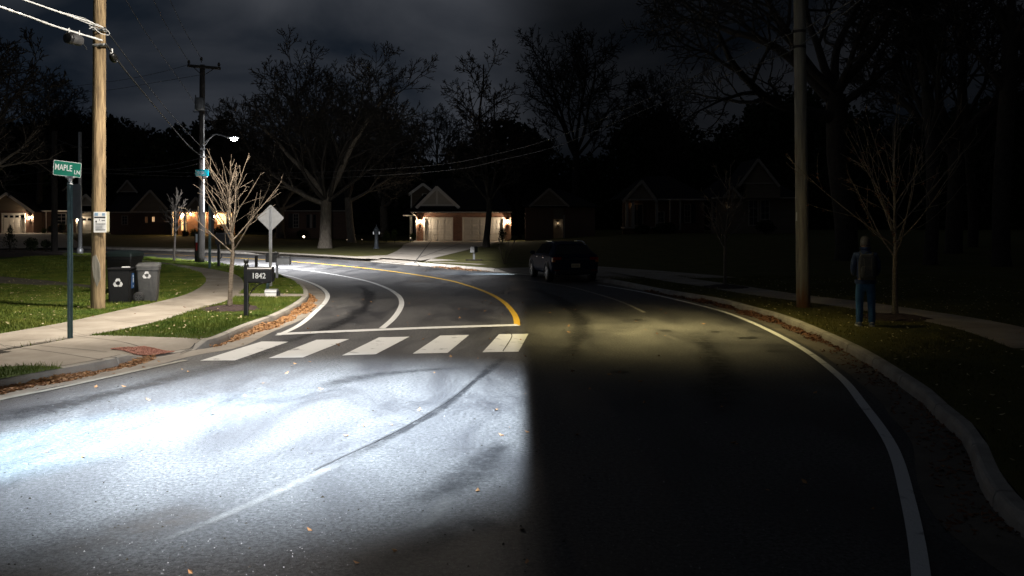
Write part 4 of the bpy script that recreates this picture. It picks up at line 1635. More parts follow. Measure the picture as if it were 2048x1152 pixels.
d1 = p3.y
w2 = [(0, 13, 16.2), (60, 34, 17.6), (112, 53, 18.9), (205, 81, 20.0)]
wire('cable', 'pale frosted cable carrying the grey closure, left of the pale wooden pole', [P(-200, -62, 12.5)] + [P(*t) for t in w2], .022, M['cable'], rj=.25)
wire('cable', 'upper pale frosted cable ending in a wire grip on the pale wooden pole', [P(-150, -66, 13), P(-40, -30, 15.2), P(52, 1, 17), P(130, 28, 18.5), P(180, 44, 19.6), P(208, 56, 20.0)], .019, M['cable'], rj=.25)
wire('cable', 'thin upper cable running down from the pale wooden pole to the crossarm pole', [P(212, 58, 20.1), P(219, 69, 20.6), P(295, 170, 28), P(345, 232, 34.5), P(408, 300, p2loc.y - .25)], .011, M['dcable'])
wire('cable', 'thick lower cable running down from the pale wooden pole to the crossarm pole', [P(212, 88, 20.1), P(226, 108, 21), P(258, 150, 23.5), P(312, 215, 29.5), P(375, 289, 38.5), P(408, 316, p2loc.y - .25)], .02, M['dcable'])
# guy grips and drip loops on the first pole
gr = MB()
for o in (-.016, .016):
    gr.tube([P(128, 27, 18.5) + Vector((0, 0, o)), P(168, 40, 19.3) + Vector((0, -.02, o * 2.4)), P(208, 56, 19.9)], .006, 5)
gr.tube(catmull([P(150, 36, 19), P(176, 47, 19.5), P(196, 52, 19.8), P(190, 56, 19.8), P(178, 50, 19.6), P(182, 44, 19.6)], 8), .007, 5)
gr.tube(catmull([P(184, 52, 19.7), P(200, 66, 19.9), P(216, 70, 20), P(219, 66, 20), P(210, 57, 20)], 8), .008, 5)
gr.tube([P(178, 57, 19.6), P(192, 53, 19.8)], .008, 5)
tag(gr.build('wire_grip', M['cable'], None, True), 'looped bare wire grip at the top of the pale wooden pole', 'wire')
# cable closures
c0, c1 = P(137, 76, 19.0), P(167, 83, 19.4)
ax = (c1 - c0).normalized()
rot = ax.to_track_quat('Z', 'Y').to_matrix().to_4x4()
cl = thing('cable_closure', 'fat grey cylindrical closure hanging under the pale cable left of the wooden pole', 'cable closure', c0)
MB().lathe([(.04, -.03), (.105, 0), (.115, .02), (.115, .30), (.10, .33), (.03, .345)], 18, rot).build('case', mat('closure_case', (.05, .05, .053), .4, (.08, .08, .083), 8), cl, True)
MB().lathe([(.09, -.035), (.118, -.03), (.12, .045), (.09, .05)], 18, rot).build('end_cap', M['black'], cl, True)
for t in (.02, .31):
    p = ax * t
    MB().tube([p + Vector((0, -.02, .1)), p + Vector((0, -.02, .21))], .012, 6).build('hanger', M['cable'], cl)
MB().tube(catmull([ax * .36, ax * .42 + Vector((0, 0, -.06)), ax * .52 + Vector((0, 0, -.15))], 6), .008, 5).build('lead', M['dcable'], cl)
c0, c1 = P(225, 111, 20.8), P(236, 134, 21.6)
ax = (c1 - c0).normalized()
rot = ax.to_track_quat('Z', 'Y').to_matrix().to_4x4()
cl = thing('cable_closure', 'black oblong closure on the descending cable just right of the pale wooden pole', 'cable closure', c0)
MB().lathe([(.03, -.06), (.06, -.02), (.085, .05), (.095, .2), (.08, .3), (.05, .34)], 16, rot).build('case', M['black'], cl, True)
MB().tube([Vector((0, -.09, .05)), ax * .12 + Vector((.02, -.12, .02))], .012, 6).build('clip', M['cable'], cl)
MB().tube([Vector((-.01, 0, .06)), Vector((-.01, 0, .16))], .02, 6).build('hanger', M['cable'], cl)

for (lab, pts) in (('thin dark line rising to the left from the crossarm of the far pole', [(380, 127, 42.2), (338, 60, 38), (307, 0, 34), (280, -60, 31)]),
                   ('thin dark line rising from the top insulator of the far pole', [(405, 121, 42.2), (370, 62, 38), (340, 0, 34), (310, -60, 31)]),
                   ('thin dark line reaching the transformer of the far pole from above', [(399, 220, 42.2), (352, 150, 37), (295, 70, 32), (252, 0, 28), (220, -55, 26)]),
                   ('thin dark line running left from the crossarm toward the pale wooden pole', [(379, 129, 42.2), (310, 147, 46), (230, 162, 52), (100, 178, 60)]),
                   ('second thin dark line running left below the crossarm', [(400, 150, 42.2), (310, 165, 46), (200, 182, 52), (60, 190, 62)])):
    wire('power_line', lab, [P(*t) for t in pts], .011, M['dcable'], 5, cat='power line')
for (lab, pts) in (('upper thin line sweeping down from the grey weathered pole behind the crossarm pole', [(1598, 60, d1), (1480, 112, 23), (1300, 196, 27), (1130, 268, 31.5), (1000, 306, 36), (860, 331, 42), (640, 344, 54), (404, 346, 58), (160, 337, 53)]),
                   ('lower thin line sweeping down from the grey weathered pole past the garage house', [(1598, 88, d1), (1560, 112, 21.5), (1430, 160, 24), (1260, 232, 28), (1120, 290, 32), (1010, 318, 36), (880, 342, 42), (640, 356, 54), (404, 354, 58), (160, 345, 53)]),
                   ('line leaving the right pole upward to the frame top', [(1604, 60, d1), (1660, 28, 18), (1720, -10, 15.5)]),
                   ('second line leaving the right pole upward, just below the other', [(1604, 88, d1), (1670, 40, 18), (1740, -16, 15.5)])):
    wire('power_line', lab, [P(*t) for t in pts], .011, mat('line_alu', (.045, .045, .045), .6), 5, cat='power line')
for (lab, pts) in (('faint upper line between the distant poles on the left', [(-60, 311, 60), (50, 308, 58), (109, 292, 57), (135, 284, 55)]),
                   ('faint sagging line between the distant dark pole and the grey metal pole', [(109, 276, 57), (135, 288, 55), (160, 293, 53), (178, 280, 52)]),
                   ('faint middle line left of the distant dark pole', [(-60, 362, 60), (40, 350, 58), (109, 339, 57)]),
                   ('faint lowest line left of the distant dark pole', [(-60, 375, 60), (20, 370, 58), (109, 365, 57)]),
                   ('faint line from the grey metal pole behind the pale wooden pole', [(160, 338, 53), (240, 338, 51), (330, 331, 48), (404, 316, 42.3)]),
                   ('faint lower line from the grey metal pole behind the pale wooden pole', [(160, 346, 53), (240, 347, 51), (330, 341, 48), (404, 326, 42.3)])):
    wire('power_line', lab, [P(*t) for t in pts], .014, M['dcable'], 5, cat='power line')

# ------------------------------------------------------------------ signs
loc = G(140, 677, KH)
loc.z = zpad(loc.x, loc.y)
ms = thing('street_sign', 'green street name sign reading MAPLE LN on a dark post beside the pavement', 'sign', loc)
hq = lambda px, py: P(px, py, loc.y) - loc
mb = MB()
u = [(-.022, .012), (-.045, .012), (-.045, -.002), (-.018, -.002), (-.012, -.04), (.012, -.04), (.018, -.002), (.045, -.002), (.045, .012), (.022, .012), (.006, -.028), (-.006, -.028)]
mb.prism(u, -.15, 2.64)
mb.build('post', M['gpost'], ms)
zc = hq(136, 338).z
tilt = Matrix.Translation((-.035, -.02, zc)) @ Matrix.Rotation(R(60), 4, 'Z') @ Matrix.Rotation(R(3.5), 4, 'Y')
W2, H2 = .252, .125


def rrect(w, h, r, n=5):
    out = []
    for (cx, cy, a0) in ((w - r, -h + r, -PI / 2), (w - r, h - r, 0), (-w + r, h - r, PI / 2), (-w + r, -h + r, PI)):
        for k in range(n + 1):
            a = a0 + PI / 2 * k / n
            out.append((cx + r * math.cos(a), cy + r * math.sin(a)))
    return out


blade = MB().xz(rrect(W2, H2, .02), -.004, .004).build('blade', M['white'], ms)
blade.matrix_local = tilt
gf = MB().xz(rrect(W2 - .008, H2 - .008, .014), -.006, -.0042).build('green_face', M['gsign'], blade)
t1 = text_part('MAPLE', .145, M['white'], blade, (-.075, -.0075, .01), name='lettering', sx=.74, bold=.001)
t2 = text_part('LN', .10, M['white'], blade, (.175, -.0075, -.045), name='lettering', sx=.9, bold=.001)
mb = MB()
mb.box(-.07, .07, -.03, .03, zc - H2 - .03, zc - H2 + .006, bev=.006)
mb.lathe([(.05, 0), (.032, .02), (.03, .06), (.045, .075), (.045, .10)], 12, Matrix.Translation((0, 0, zc - H2 - .13)))
mb.build('bracket', M['steel'], ms)
z0, z1 = hq(0, 437).z, hq(0, 368).z
sb = MB().xz([(x + .06, z + (z0 + z1) / 2) for x, z in rrect(.136, (z1 - z0) / 2, .03)], .02, .024).build('sign_back', mat('dull_sign_back', (.055, .06, .065), .45, (.08, .085, .09), 6, metal=.4), ms)
sb.rotation_euler = (0, 0, R(-14))

dl = G(541, 573, KH)
ds = thing('diamond_sign', 'back of a pale grey diamond warning sign on a steel post', 'sign', dl, R(2))
mb = MB()
mb.prism(u, -.1, (P(541, 414, dl.y) - dl).z)
mb.build('post', M['steel'], ds)
cz = (P(541, 436, dl.y) - dl).z
rr_ = rrect(.288, .288, .045)
pl = MB().xz([((x - z) * .7071, (x + z) * .7071 + cz) for x, z in rr_], .014, .018).build('panel', M['alu'], ds)
MB().box(-.012, .012, -.052, -.043, cz - .18, cz - .155).build('bolt', M['steel'], ds)
MB().box(-.012, .012, -.052, -.043, cz + .155, cz + .18).build('bolt', M['steel'], ds)

p = G(419.5, 537, KH)
ps = thing('sign_post', 'thin green post with a narrow dark sign edge, right of the crossarm pole', 'sign', p)
MB().box(-.045, .045, -.03, .03, -.1, 2.6).build('post', M['gpost'], ps)
MB().box(-.04, .16, .035, .05, 1.3, 2.55, bev=.006).build('panel', M['shutter'], ps)

# ------------------------------------------------------------------ bins
def recycle(parent, size, m, loc, rz=0.0, rot=None):
    """three chasing bent bands"""
    def rp(a, r):
        return Vector((math.cos(a) * r, math.sin(a) * r))
    mb = MB()
    for k in range(3):
        a = R(90 + 120 * k)
        o1, o2 = rp(a + R(17), 1.0), rp(a - R(17), 1.0)
        mL = (rp(a + R(17), 1.0) + rp(a + R(103), 1.0)) / 2
        mR = (rp(a - R(17), 1.0) + rp(a - R(103), 1.0)) / 2
        L = o1.lerp(mL, .93)
        Rr = o2.lerp(mR, .60)
        ic = rp(a, .46)
        iL = L * .58
        iR = Rr * .60
        tip = o2.lerp(mR, .93) * .80
        ah1, ah2 = Rr * 1.10, Rr * .44
        poly = [L, o1, o2, Rr, iR, ic, iL]
        mb.add([(v.x * size, -.004, v.y * size) for v in poly], [tuple(range(6, -1, -1))])
        mb.add([(ah1.x * size, -.0045, ah1.y * size), (tip.x * size, -.0045, tip.y * size), (ah2.x * size, -.0045, ah2.y * size)], [(0, 1, 2), (2, 1, 0)])
    o = mb.build('recycling_symbol', m, parent)
    o.location = loc
    o.rotation_euler = rot or (0, 0, rz)
    return o


def cart(root, w, d, h, mbody, mlid, lid_tilt=0.0, taper=.82, wheel=True, lidh=.07):
    def ring(k, z, r=.04):
        return [(x, y, z) for x, y in rrect(w / 2 * k, d / 2 * k, r, 3)]
    mb = MB()
    rings = [ring(taper, .03), ring(taper + .02, .06), ring(1.0, h - .08), ring(1.07, h - .075), ring(1.07, h)]
    n = len(rings[0])
    vs = [p for r in rings for p in r]
    fs = []
    for i in range(len(rings) - 1):
        for k in range(n):
            fs.append((i * n + k, i * n + (k + 1) % n, (i + 1) * n + (k + 1) % n, (i + 1) * n + k))
    fs.append(tuple(range(n - 1, -1, -1)))
    fs.append(tuple((len(rings) - 1) * n + k for k in range(n)))
    mb.add(vs, fs)
    smooth_by_angle(mb.build('body', mbody, root), 35)
    lb = MB()
    lr = [[(x * 1.1, y * 1.1, 0) for x, y in rrect(w / 2, d / 2, .05, 3)], [(x * 1.11, y * 1.11, lidh * .6) for x, y in rrect(w / 2, d / 2, .05, 3)], [(x * .96, y * .96, lidh) for x, y in rrect(w / 2, d / 2, .06, 3)], [(x * .5, y * .5, lidh * 1.25) for x, y in rrect(w / 2, d / 2, .08, 3)]]
    vs = [p for r in lr for p in r]
    fs = []
    for i in range(3):
        for k in range(n):
            fs.append((i * n + k, i * n + (k + 1) % n, (i + 1) * n + (k + 1) % n, (i + 1) * n + k))
    fs.append(tuple(3 * n + k for k in range(n)))
    fs.append(tuple(range(n - 1, -1, -1)))
    lb.add(vs, fs)
    lid = smooth_by_angle(lb.build('lid', mlid, root), 35)
    lid.location = (0, 0, h + .004)
    lid.rotation_euler = (lid_tilt, 0, 0)
    if wheel:
        for sx in (-1, 1):
            wm = MB()
            T = Matrix.Translation((sx * (w / 2 * .86 + .045), d / 2 * .8, .125)) @ Matrix.Rotation(PI / 2, 4, 'Y')
            wm.lathe([(.07, -.026), (.118, -.026), (.125, -.012), (.125, .012), (.118, .026), (.07, .026)], 24, T)
            wh = wm.build('wheel', M['rubber'], root, True)
            wm = MB()
            for s in (-1, 1):
                for k in range(6):
                    wm.box(-.006, .006, .012, .066, s * .027, s * .033, T @ Matrix.Rotation(k * PI / 3, 4, 'Z'))
                wm.lathe([(.02, 0), (.02, .036)], 10, T @ Matrix.Scale(s, 4, (0, 0, 1)))
                wm.lathe([(.066, .026), (.072, .03), (.078, .026)], 20, T @ Matrix.Scale(s, 4, (0, 0, 1)), False, False)
            wm.build('hub', M['greypl'], wh)
    hb = MB()
    hb.tube([(-w * .38, d / 2 * 1.06, h - .03), (-w * .38, d / 2 * 1.06 + .07, h + .01), (w * .38, d / 2 * 1.06 + .07, h + .01), (w * .38, d / 2 * 1.06, h - .03)], .016, 8)
    hb.build('handle', mlid, root)


bl_ = G(243, 606.5, KH)
bb = thing('recycling_bin', 'black box shaped recycling bin with a white recycling symbol and a blue side label', 'bin', bl_, R(9))
mb = MB()
w, d, h = .52, .50, .86
n = 4
vs = [(-w / 2 * .9, -d / 2 * .9, 0), (w / 2 * .9, -d / 2 * .9, 0), (w / 2 * .9, d / 2 * .9, 0), (-w / 2 * .9, d / 2 * .9, 0), (-w / 2, -d / 2, h - .05), (w / 2, -d / 2, h - .05), (w / 2, d / 2, h - .05), (-w / 2, d / 2, h - .05)]
bm = bmesh.new()
bv = [bm.verts.new(v) for v in vs]
for f in ((3, 2, 1, 0), (4, 5, 6, 7), (0, 1, 5, 4), (1, 2, 6, 5), (2, 3, 7, 6), (3, 0, 4, 7)):
    bm.faces.new([bv[i] for i in f])
bmesh.ops.bevel(bm, geom=bm.edges[:], offset=.03, segments=3, affect='EDGES')
mb.bm(bm)
smooth_by_angle(mb.build('body', M['blackpl'], bb), 30)
lid = MB().box(-w / 2 - .012, w / 2 + .012, -d / 2 - .012, d / 2 + .012, h - .05, h, bev=.022).build('lid', M['blackpl'], bb)
MB().box(.03, .2, -.1, .02, h, h + .022, bev=.004).build('label_card', M['white'], lid)
recycle(bb, .115, M['silver'], (-.015, -d / 2 + .002, .50), rot=(R(1.8), 0, 0))
lab = MB().box(w / 2 - .012, w / 2 + .006, -.09, .10, .36, .72, bev=.003).build('side_label', M['bluelab'], bb)
lab.rotation_euler = (0, R(0), 0)
for (z0, z1) in ((.62, .68), (.50, .60), (.40, .425)):
    MB().box(w / 2 + .0065, w / 2 + .009, -.02, .03, z0, z1).build('print', M['silver'], lab)

gb = thing('recycling_bin', 'grey wheeled recycling cart with a white recycling symbol and a lighter lid', 'bin', G(289, 605, KH) + Vector((0, .25, 0)), R(17))
cart(gb, .50, .54, .86, M['greypl'], M['lidpl'], lid_tilt=R(3), wheel=False)
recycle(gb, .10, M['silver'], (-.02, -.270, .66), rot=(R(3.4), 0, 0))
T = Matrix.Translation((-.235, -.17, .135)) @ Matrix.Rotation(R(80), 4, 'Y')
wm = MB()
wm.lathe([(.07, -.026), (.125, -.026), (.135, -.012), (.135, .012), (.125, .026), (.07, .026)], 24, Matrix.Translation((-.20, -.275, .13)) @ Matrix.Rotation(PI / 2, 4, 'X'))
wh = wm.build('wheel', M['rubber'], gb, True)
wm = MB()
T = Matrix.Translation((-.20, -.302, .13)) @ Matrix.Rotation(PI / 2, 4, 'X')
for k in range(6):
    wm.box(-.006, .006, .01, .07, -.004, .008, T @ Matrix.Rotation(k * PI / 3, 4, 'Z'))
wm.lathe([(.075, 0), (.08, .006), (.085, 0)], 20, T, False, False)
wm.build('hub', M['greypl'], wh)
db = thing('rubbish_bin', 'big dark green black wheeled bin standing behind the two recycling bins', 'bin', G(256, 590, KH) + Vector((-.22, .3, 0)), R(-6))
cart(db, .70, .62, 1.02, M['blackpl'], mat('dark_green_lid', (.012, .02, .02), .45), lid_tilt=R(0), lidh=.13)

# ------------------------------------------------------------------ mailboxes
def mailbox_body(w, h, L, mb=None, xf=None):
    """arched tin box, long axis x"""
    mb = mb or MB()
    n = 10
    prof = [(-w / 2, 0), (w / 2, 0)] + [(w / 2 * math.cos(PI * k / n), h - w / 2 * .72 + w / 2 * .72 * math.sin(PI * k / n)) for k in range(n + 1)]
    m_ = len(prof)
    vs = [(-L / 2, y, z) for y, z in prof] + [(L / 2, y, z) for y, z in prof]
    fs = [tuple(range(m_ - 1, -1, -1)), tuple(range(m_, 2 * m_))]
    for i in range(m_):
        j = (i + 1) % m_
        fs.append((i, j, m_ + j, m_ + i))
    return mb.add(vs, fs, xf)


bx = G(492.5, 632, KH)
mbx = thing('mailbox', 'black mailbox with the white number 1842 on an ornate black post', 'mailbox', bx)
pm = MB().box(-.042, .042, -.042, .042, -.1, 1.05, bev=.006)
pm.lathe([(.05, 1.04), (.055, 1.06), (.04, 1.075), (.03, 1.09), (.042, 1.11), (.055, 1.135), (.05, 1.165), (.025, 1.185), (.005, 1.19)], 14)
pm.build('post', M['black'], mbx)
bo = mailbox_body(.22, .30, .50, xf=Matrix.Translation((.30, -.02, .725))).build('box', M['black'], mbx)
smooth_by_angle(bo, 40)
dr = mailbox_body(.235, .318, .02, xf=Matrix.Translation((.553, -.02, .718))).build('door', M['black'], mbx)
MB().box(.565, .58, -.045, -.0, .98, 1.03, bev=.004).build('latch', M['black'], dr)
text_part('1842', .16, M['white'], mbx, (.295, -.1325, .84), name='lettering', sx=.92, bold=.003)
br = MB()
arc = [Vector((.045 + .42 * (1 - math.cos(t)), 0, .30 + .40 * math.sin(t))) for t in [i * (PI / 2) / 14 for i in range(15)]]
br.tube(arc, .011, 6)
br.tube([(.042, 0, .27), (.07, 0, .23), (.06, 0, .19), (.045, 0, .21)], .009, 6)
br.box(.04, .52, -.05, .03, .69, .725)
for (cx, cz, r_, a0, a1) in ((.12, .62, .05, 0, 5), (.20, .655, .035, 1, 6), (.085, .52, .035, -1, 4), (.29, .67, .025, 0, 5), (.16, .56, .03, 2, 7)):
    br.tube([(cx + r_ * (1 - .09 * i) * math.cos(a0 + (a1 - a0) * i / 8), 0, cz + r_ * (1 - .09 * i) * math.sin(a0 + (a1 - a0) * i / 8)) for i in range(9)], .006, 5)
br.build('scroll_bracket', M['black'], mbx, True)

wp = thing('wooden_post', 'plain dark square post standing behind the 1842 mailbox', 'post', G(512.5, 566, KH))
MB().box(-.04, .04, -.04, .04, -.1, .86, bev=.008).build('post', M['darkwood'], wp)

gl_ = G(554, 557, KH)
gm_ = thing('mailbox', 'pair of grey metal mailboxes on one post behind the diamond sign', 'mailbox', gl_)
MB().box(-.035, .035, -.035, .035, -.1, .9).build('post', M['steel'], gm_)
gq = lambda px, py: P(px, py, gl_.y) - gl_
c = gq(546, 524)
smooth_by_angle(mailbox_body(.30, .32, .40, xf=Matrix.Translation((c.x, -.05, c.z))).build('box', mat('dark_zinc', (.10, .105, .11), .4, (.15, .155, .16), 6, metal=.5), gm_), 40)
MB().ball((c.x + .1, -.05, c.z + .34), .03, 8).build('flag', M['steel'], gm_)
c = gq(570, 529)
smooth_by_angle(mailbox_body(.22, .26, .43, xf=Matrix.Translation((c.x, -.14, c.z)) @ Matrix.Rotation(R(-2), 4, 'Y')).build('box', M['steel'], gm_), 40)

lg = G(543.5, 592.5, KH)
lb = thing('newspaper_box', 'low grey arched box with a pale front lying by the path below the diamond sign', 'box', lg)
smooth_by_angle(mailbox_body(.26, .15, .31, xf=Matrix.Translation((0, 0, .045))).build('shell', M['steel'], lb), 40)
MB().box(-.13, .15, -.145, -.131, .0, .085, bev=.004).build('front_plate', M['paper'], lb)
MB().box(.157, .2, -.12, .1, .0, .14, bev=.01).build('end_cap', M['black'], lb)
sp = thing('support_post', 'dark slanted square post behind the low grey box', 'post', G(536, 580, KH))
MB().tube([(-.03, 0, -.1), (.05, 0, .62)], .05, 4).build('post', M['gpost'], sp)

p = G(437.5, 533, KH)
bm2 = thing('mailbox', 'black mailbox seen from behind on a black post, near the crossarm pole', 'mailbox', p)
MB().box(-.05, .05, -.05, .05, -.1, 1.05).build('post', M['black'], bm2)
smooth_by_angle(mailbox_body(.32, .5, .6, xf=Matrix.Translation((.2, 0, .95))).build('box', M['black'], bm2), 40)
MB().tube([(.05, 0, .32), (.12, 0, .42), (.13, 0, .55)], .02, 5).build('scroll_bracket', M['black'], bm2)

p = G(948, 521, KH)
wm_ = thing('mailbox', 'small pale grey arched mailbox across the street, in a little edged bed', 'mailbox', p)
MB().box(-.05, .05, -.05, .05, -.05, .42).build('post', M['steel'], wm_)
smooth_by_angle(mailbox_body(.24, .3, .32, xf=Matrix.Translation((0, 0, .40)) @ Matrix.Rotation(R(60), 4, 'Z')).build('box', mat('pale_zinc', (.20, .20, .20), .45, metal=.4), wm_), 40)
eg = MB()
eg.box(-.40, .40, -.34, -.27, -.02, .07)
eg.box(-.36, .36, -.27, .3, -.02, .04)
eg.build('bed_edge', M['soil'], wm_)

p = at(753, 63)
gp = thing('garden_lantern', 'dark iron garden lantern with pointed hood on a pedestal, on the lawn beside the drive', 'lantern', p)
MB().lathe([(.24, -.05), (.22, .06), (.16, .1), (.13, .5), (.12, .95), (.15, 1.0)], 12).build('pedestal', M['iron'], gp, True)
MB().lathe([(.14, 1.0), (.2, 1.05), (.19, 1.25), (.22, 1.27), (.2, 1.33), (.07, 1.52), (.03, 1.56), (.025, 1.66), (.0, 1.72)], 10).build('hood', M['iron'], gp, True)
for s in (-1, 1):
    MB().box(s * .2 - .03, s * .2 + .03, -.06, .06, 1.0, 1.18).build('pane', M['steel'], gp)

# ------------------------------------------------------------------ houses
WARM = (1.0, 0.79, 0.56)


class House:
    def __init__(s, name, label, px0, py0, d, cat='house', rz=0):
        s.px0, s.py0, s.s, s.d = px0, py0, F / d, d
        z = CAMH - (py0 - HY) * d / F
        s.root = thing(name, label, cat, at(px0, d, z), rz)
        s.n = 0

    def X(s, px):
        return (px - s.px0) / s.s

    def Z(s, py):
        return (s.py0 - py) / s.s

    def box(s, name, m, x0, x1, yt, yb, y0, y1, parent=None, bev=0):
        return MB().box(s.X(x0), s.X(x1), y0, y1, s.Z(yb), s.Z(yt), bev=bev).build(name, m, parent or s.root)

    def gable(s, xl, xa, xr, ye, ya, y0, y1, mw, mt, mr=None, over=.25, tw=.16, board=False, base=True):
        X, Z = s.X, s.Z
        MB().xz([(X(xl), Z(ye)), (X(xr), Z(ye)), (X(xa), Z(ya))], y0, y0 + .2).build('gable', mw, s.root)
        sl = MB()
        for (e, sg) in ((xl, -1), (xr, 1)):
            A, B = Vector((X(xa), 0, Z(ya))), Vector((X(e), 0, Z(ye)))
            dv = (B - A).normalized()
            B2 = B + dv * over
            up = Vector((dv.z * -sg * 1, 0, dv.x * sg)) if False else Vector((-dv.z, 0, dv.x))
            if up.z < 0:
                up = -up
            sl.xz([(p.x, p.z) for p in (([A, B2, B2 + up * .14, A + up * .14]) if sg < 0 else ([B2, A, A + up * .14, B2 + up * .14]))][::1], y0 - over, y1)
        sl.build('roof', mr or M['roof'], s.root)
        tb = MB()
        for (e, sg) in ((xl, -1), (xr, 1)):
            A, B = Vector((X(xa), 0, Z(ya))), Vector((X(e), 0, Z(ye)))
            dv = (B - A).normalized()
            up = Vector((-dv.z, 0, dv.x))
            if up.z < 0:
                up = -up
            B2 = B + dv * over
            tb.xz([(p.x, p.z) for p in (A + up * .1, A - up * tw, B2 - up * tw, B2 + up * .1)], y0 - over - .06 - .002 * (sg > 0), y0 - over - .004)
        if base:
            tb.box(X(xl), X(xr), y0 - .05, y0 - .003, Z(ye), Z(ye) + tw * .8)
        if board:
            tb.box(X(xa) - .09, X(xa) + .09, y0 - .04, y0 - .003, Z(ye) + tw * .8, Z(ya) - .2)
        tb.build('rake_trim', mt, s.root)

    def slope(s, xl, xr, ye, yr, y0, y1, inset=0.0, m=None, drop=.16):
        """side roof: eave at y0, ridge at y1"""
        X, Z = s.X, s.Z
        mb = MB()
        v = [(X(xl), y0, Z(ye)), (X(xr), y0, Z(ye)), (X(xr) - inset, y1, Z(yr)), (X(xl) + inset, y1, Z(yr))]
        v2 = [(a, b, c - drop) for a, b, c in v]
        v3 = [(X(xr), 2 * y1 - y0, Z(ye)), (X(xl), 2 * y1 - y0, Z(ye))]
        mb.add(v + v2 + v3, [(0, 1, 2, 3), (4, 7, 6, 5), (0, 4, 5, 1), (1, 5, 6, 2), (3, 7, 4, 0), (3, 2, 8, 9), (1, 8, 2), (0, 3, 9)])
        mb.build('roof', m or M['roof'], s.root)

    def window(s, x0, x1, yt, yb, y, mt, mg=None, bars=(1, 1), shutters=0):
        X, Z = s.X, s.Z
        a, b, t, u = X(x0), X(x1), Z(yt), Z(yb)
        w = min(.11, (b - a) * .14)
        fr = MB()
        fr.box(a, b, y - .06, y, t - w, t)
        fr.box(a, b, y - .07, y, u, u + w)
        fr.box(a, a + w, y - .06, y, u + w, t - w)
        fr.box(b - w, b, y - .06, y, u + w, t - w)
        for k in range(bars[0]):
            x = a + (b - a) * (k + 1) / (bars[0] + 1)
            fr.box(x - .02, x + .02, y - .05, y - .02, u + w, t - w)
        for k in range(bars[1]):
            z = u + (t - u) * (k + 1) / (bars[1] + 1)
            fr.box(a + w, b - w, y - .055, y - .025, z - .025, z + .025)
        f = fr.build('window', mt, s.root)
        MB().box(a + w, b - w, y - .018, y - .004, u + w, t - w).build('pane', mg or M['glass'], f)
        for k in range(shutters):
            sg = -1 if k == 0 else 1
            x = a - .02 if sg < 0 else b + .02
            sh = MB()
            q = (x - .42, x) if sg < 0 else (x, x + .42)
            sh.box(q[0], q[1], y - .05, y - .003, u, t)
            for j in range(8):
                z = u + (t - u) * (j + .5) / 8
                sh.box(q[0] + .05, q[1] - .05, y - .062, y - .05, z - .03, z + .03)
            sh.build('shutter', M['shutter'], s.root)
        return f

    def garage(s, x0, x1, yt, yb, y, rows=4, cols=4, glazed=False, trim=True, mt=None):
        X, Z = s.X, s.Z
        a, b, t, u = X(x0), X(x1), Z(yt), Z(yb)
        g = MB()
        g.box(a, b, y + .16, y + .2, u, t)
        for r_ in range(rows):
            for c in range(cols):
                if glazed and r_ == rows - 1:
                    continue
                x = a + (b - a) * c / cols
                x2 = a + (b - a) * (c + 1) / cols
                z = u + (t - u) * r_ / rows
                z2 = u + (t - u) * (r_ + 1) / rows
                g.box(x + .1, x2 - .1, y + .135, y + .16, z + .09, z2 - .09, bev=.012)
        d = g.build('garage_door', M['gdoor'], s.root)
        if glazed:
            for c in range(cols):
                x = a + (b - a) * c / cols
                x2 = a + (b - a) * (c + 1) / cols
                z = u + (t - u) * (rows - 1) / rows
                MB().box(x + .12, x2 - .12, y + .15, y + .158, z + .14, t - .16).build('pane', M['glass'], d)
        if trim:
            tr = MB()
            tr.box(a - .12, a, y - .03, y + .2, u, t + .12)
            tr.box(b, b + .12, y - .03, y + .2, u, t + .12)
            tr.box(a, b, y - .03, y + .2, t, t + .12)
            tr.build('door_trim', mt or M['trim'], s.root)

    def lantern(s, px, py, y, watts, name='wall_lantern', col=WARM, cap=True, e=90, out=.16):
        c = Vector((s.X(px), y - out, s.Z(py)))
        lm = MB()
        lm.box(c.x - .06, c.x + .06, y - .03, y, c.z - .12, c.z + .2)
        lm.box(c.x - .015, c.x + .015, y - out, y - .03, c.z + .16, c.z + .19)
        if cap:
            lm.lathe([(.16, .15), (.13, .2), (.04, .27), (.01, .3)], 10, Matrix.Translation(c))
        lm.box(c.x - .07, c.x + .07, c.y - .07, c.y + .07, c.z - .17, c.z - .155)
        o = lm.build(name, M['black'], s.root)
        MB().lathe([(.03, -.12), (.055, -.08), (.055, .06), (.03, .1)], 10, Matrix.Translation(c)).build('glowing_bulb', emis('bulb_%d' % e, (1, .78, .48), e), o, True)
        L = bpy.data.lights.new('lantern_light', 'POINT')
        L.energy = watts
        L.color = col
        L.shadow_soft_size = .07
        lo = bpy.data.objects.new('lantern_light', L)
        COL.objects.link(lo)
        lo.location = s.root.location + Vector((c.x, c.y - .05, c.z - .05))
        return lo


# --- brick garage house
h = House('brick_house', 'brick house with two white garage doors, two lit lanterns and a timbered gable', 920, 482, 86)
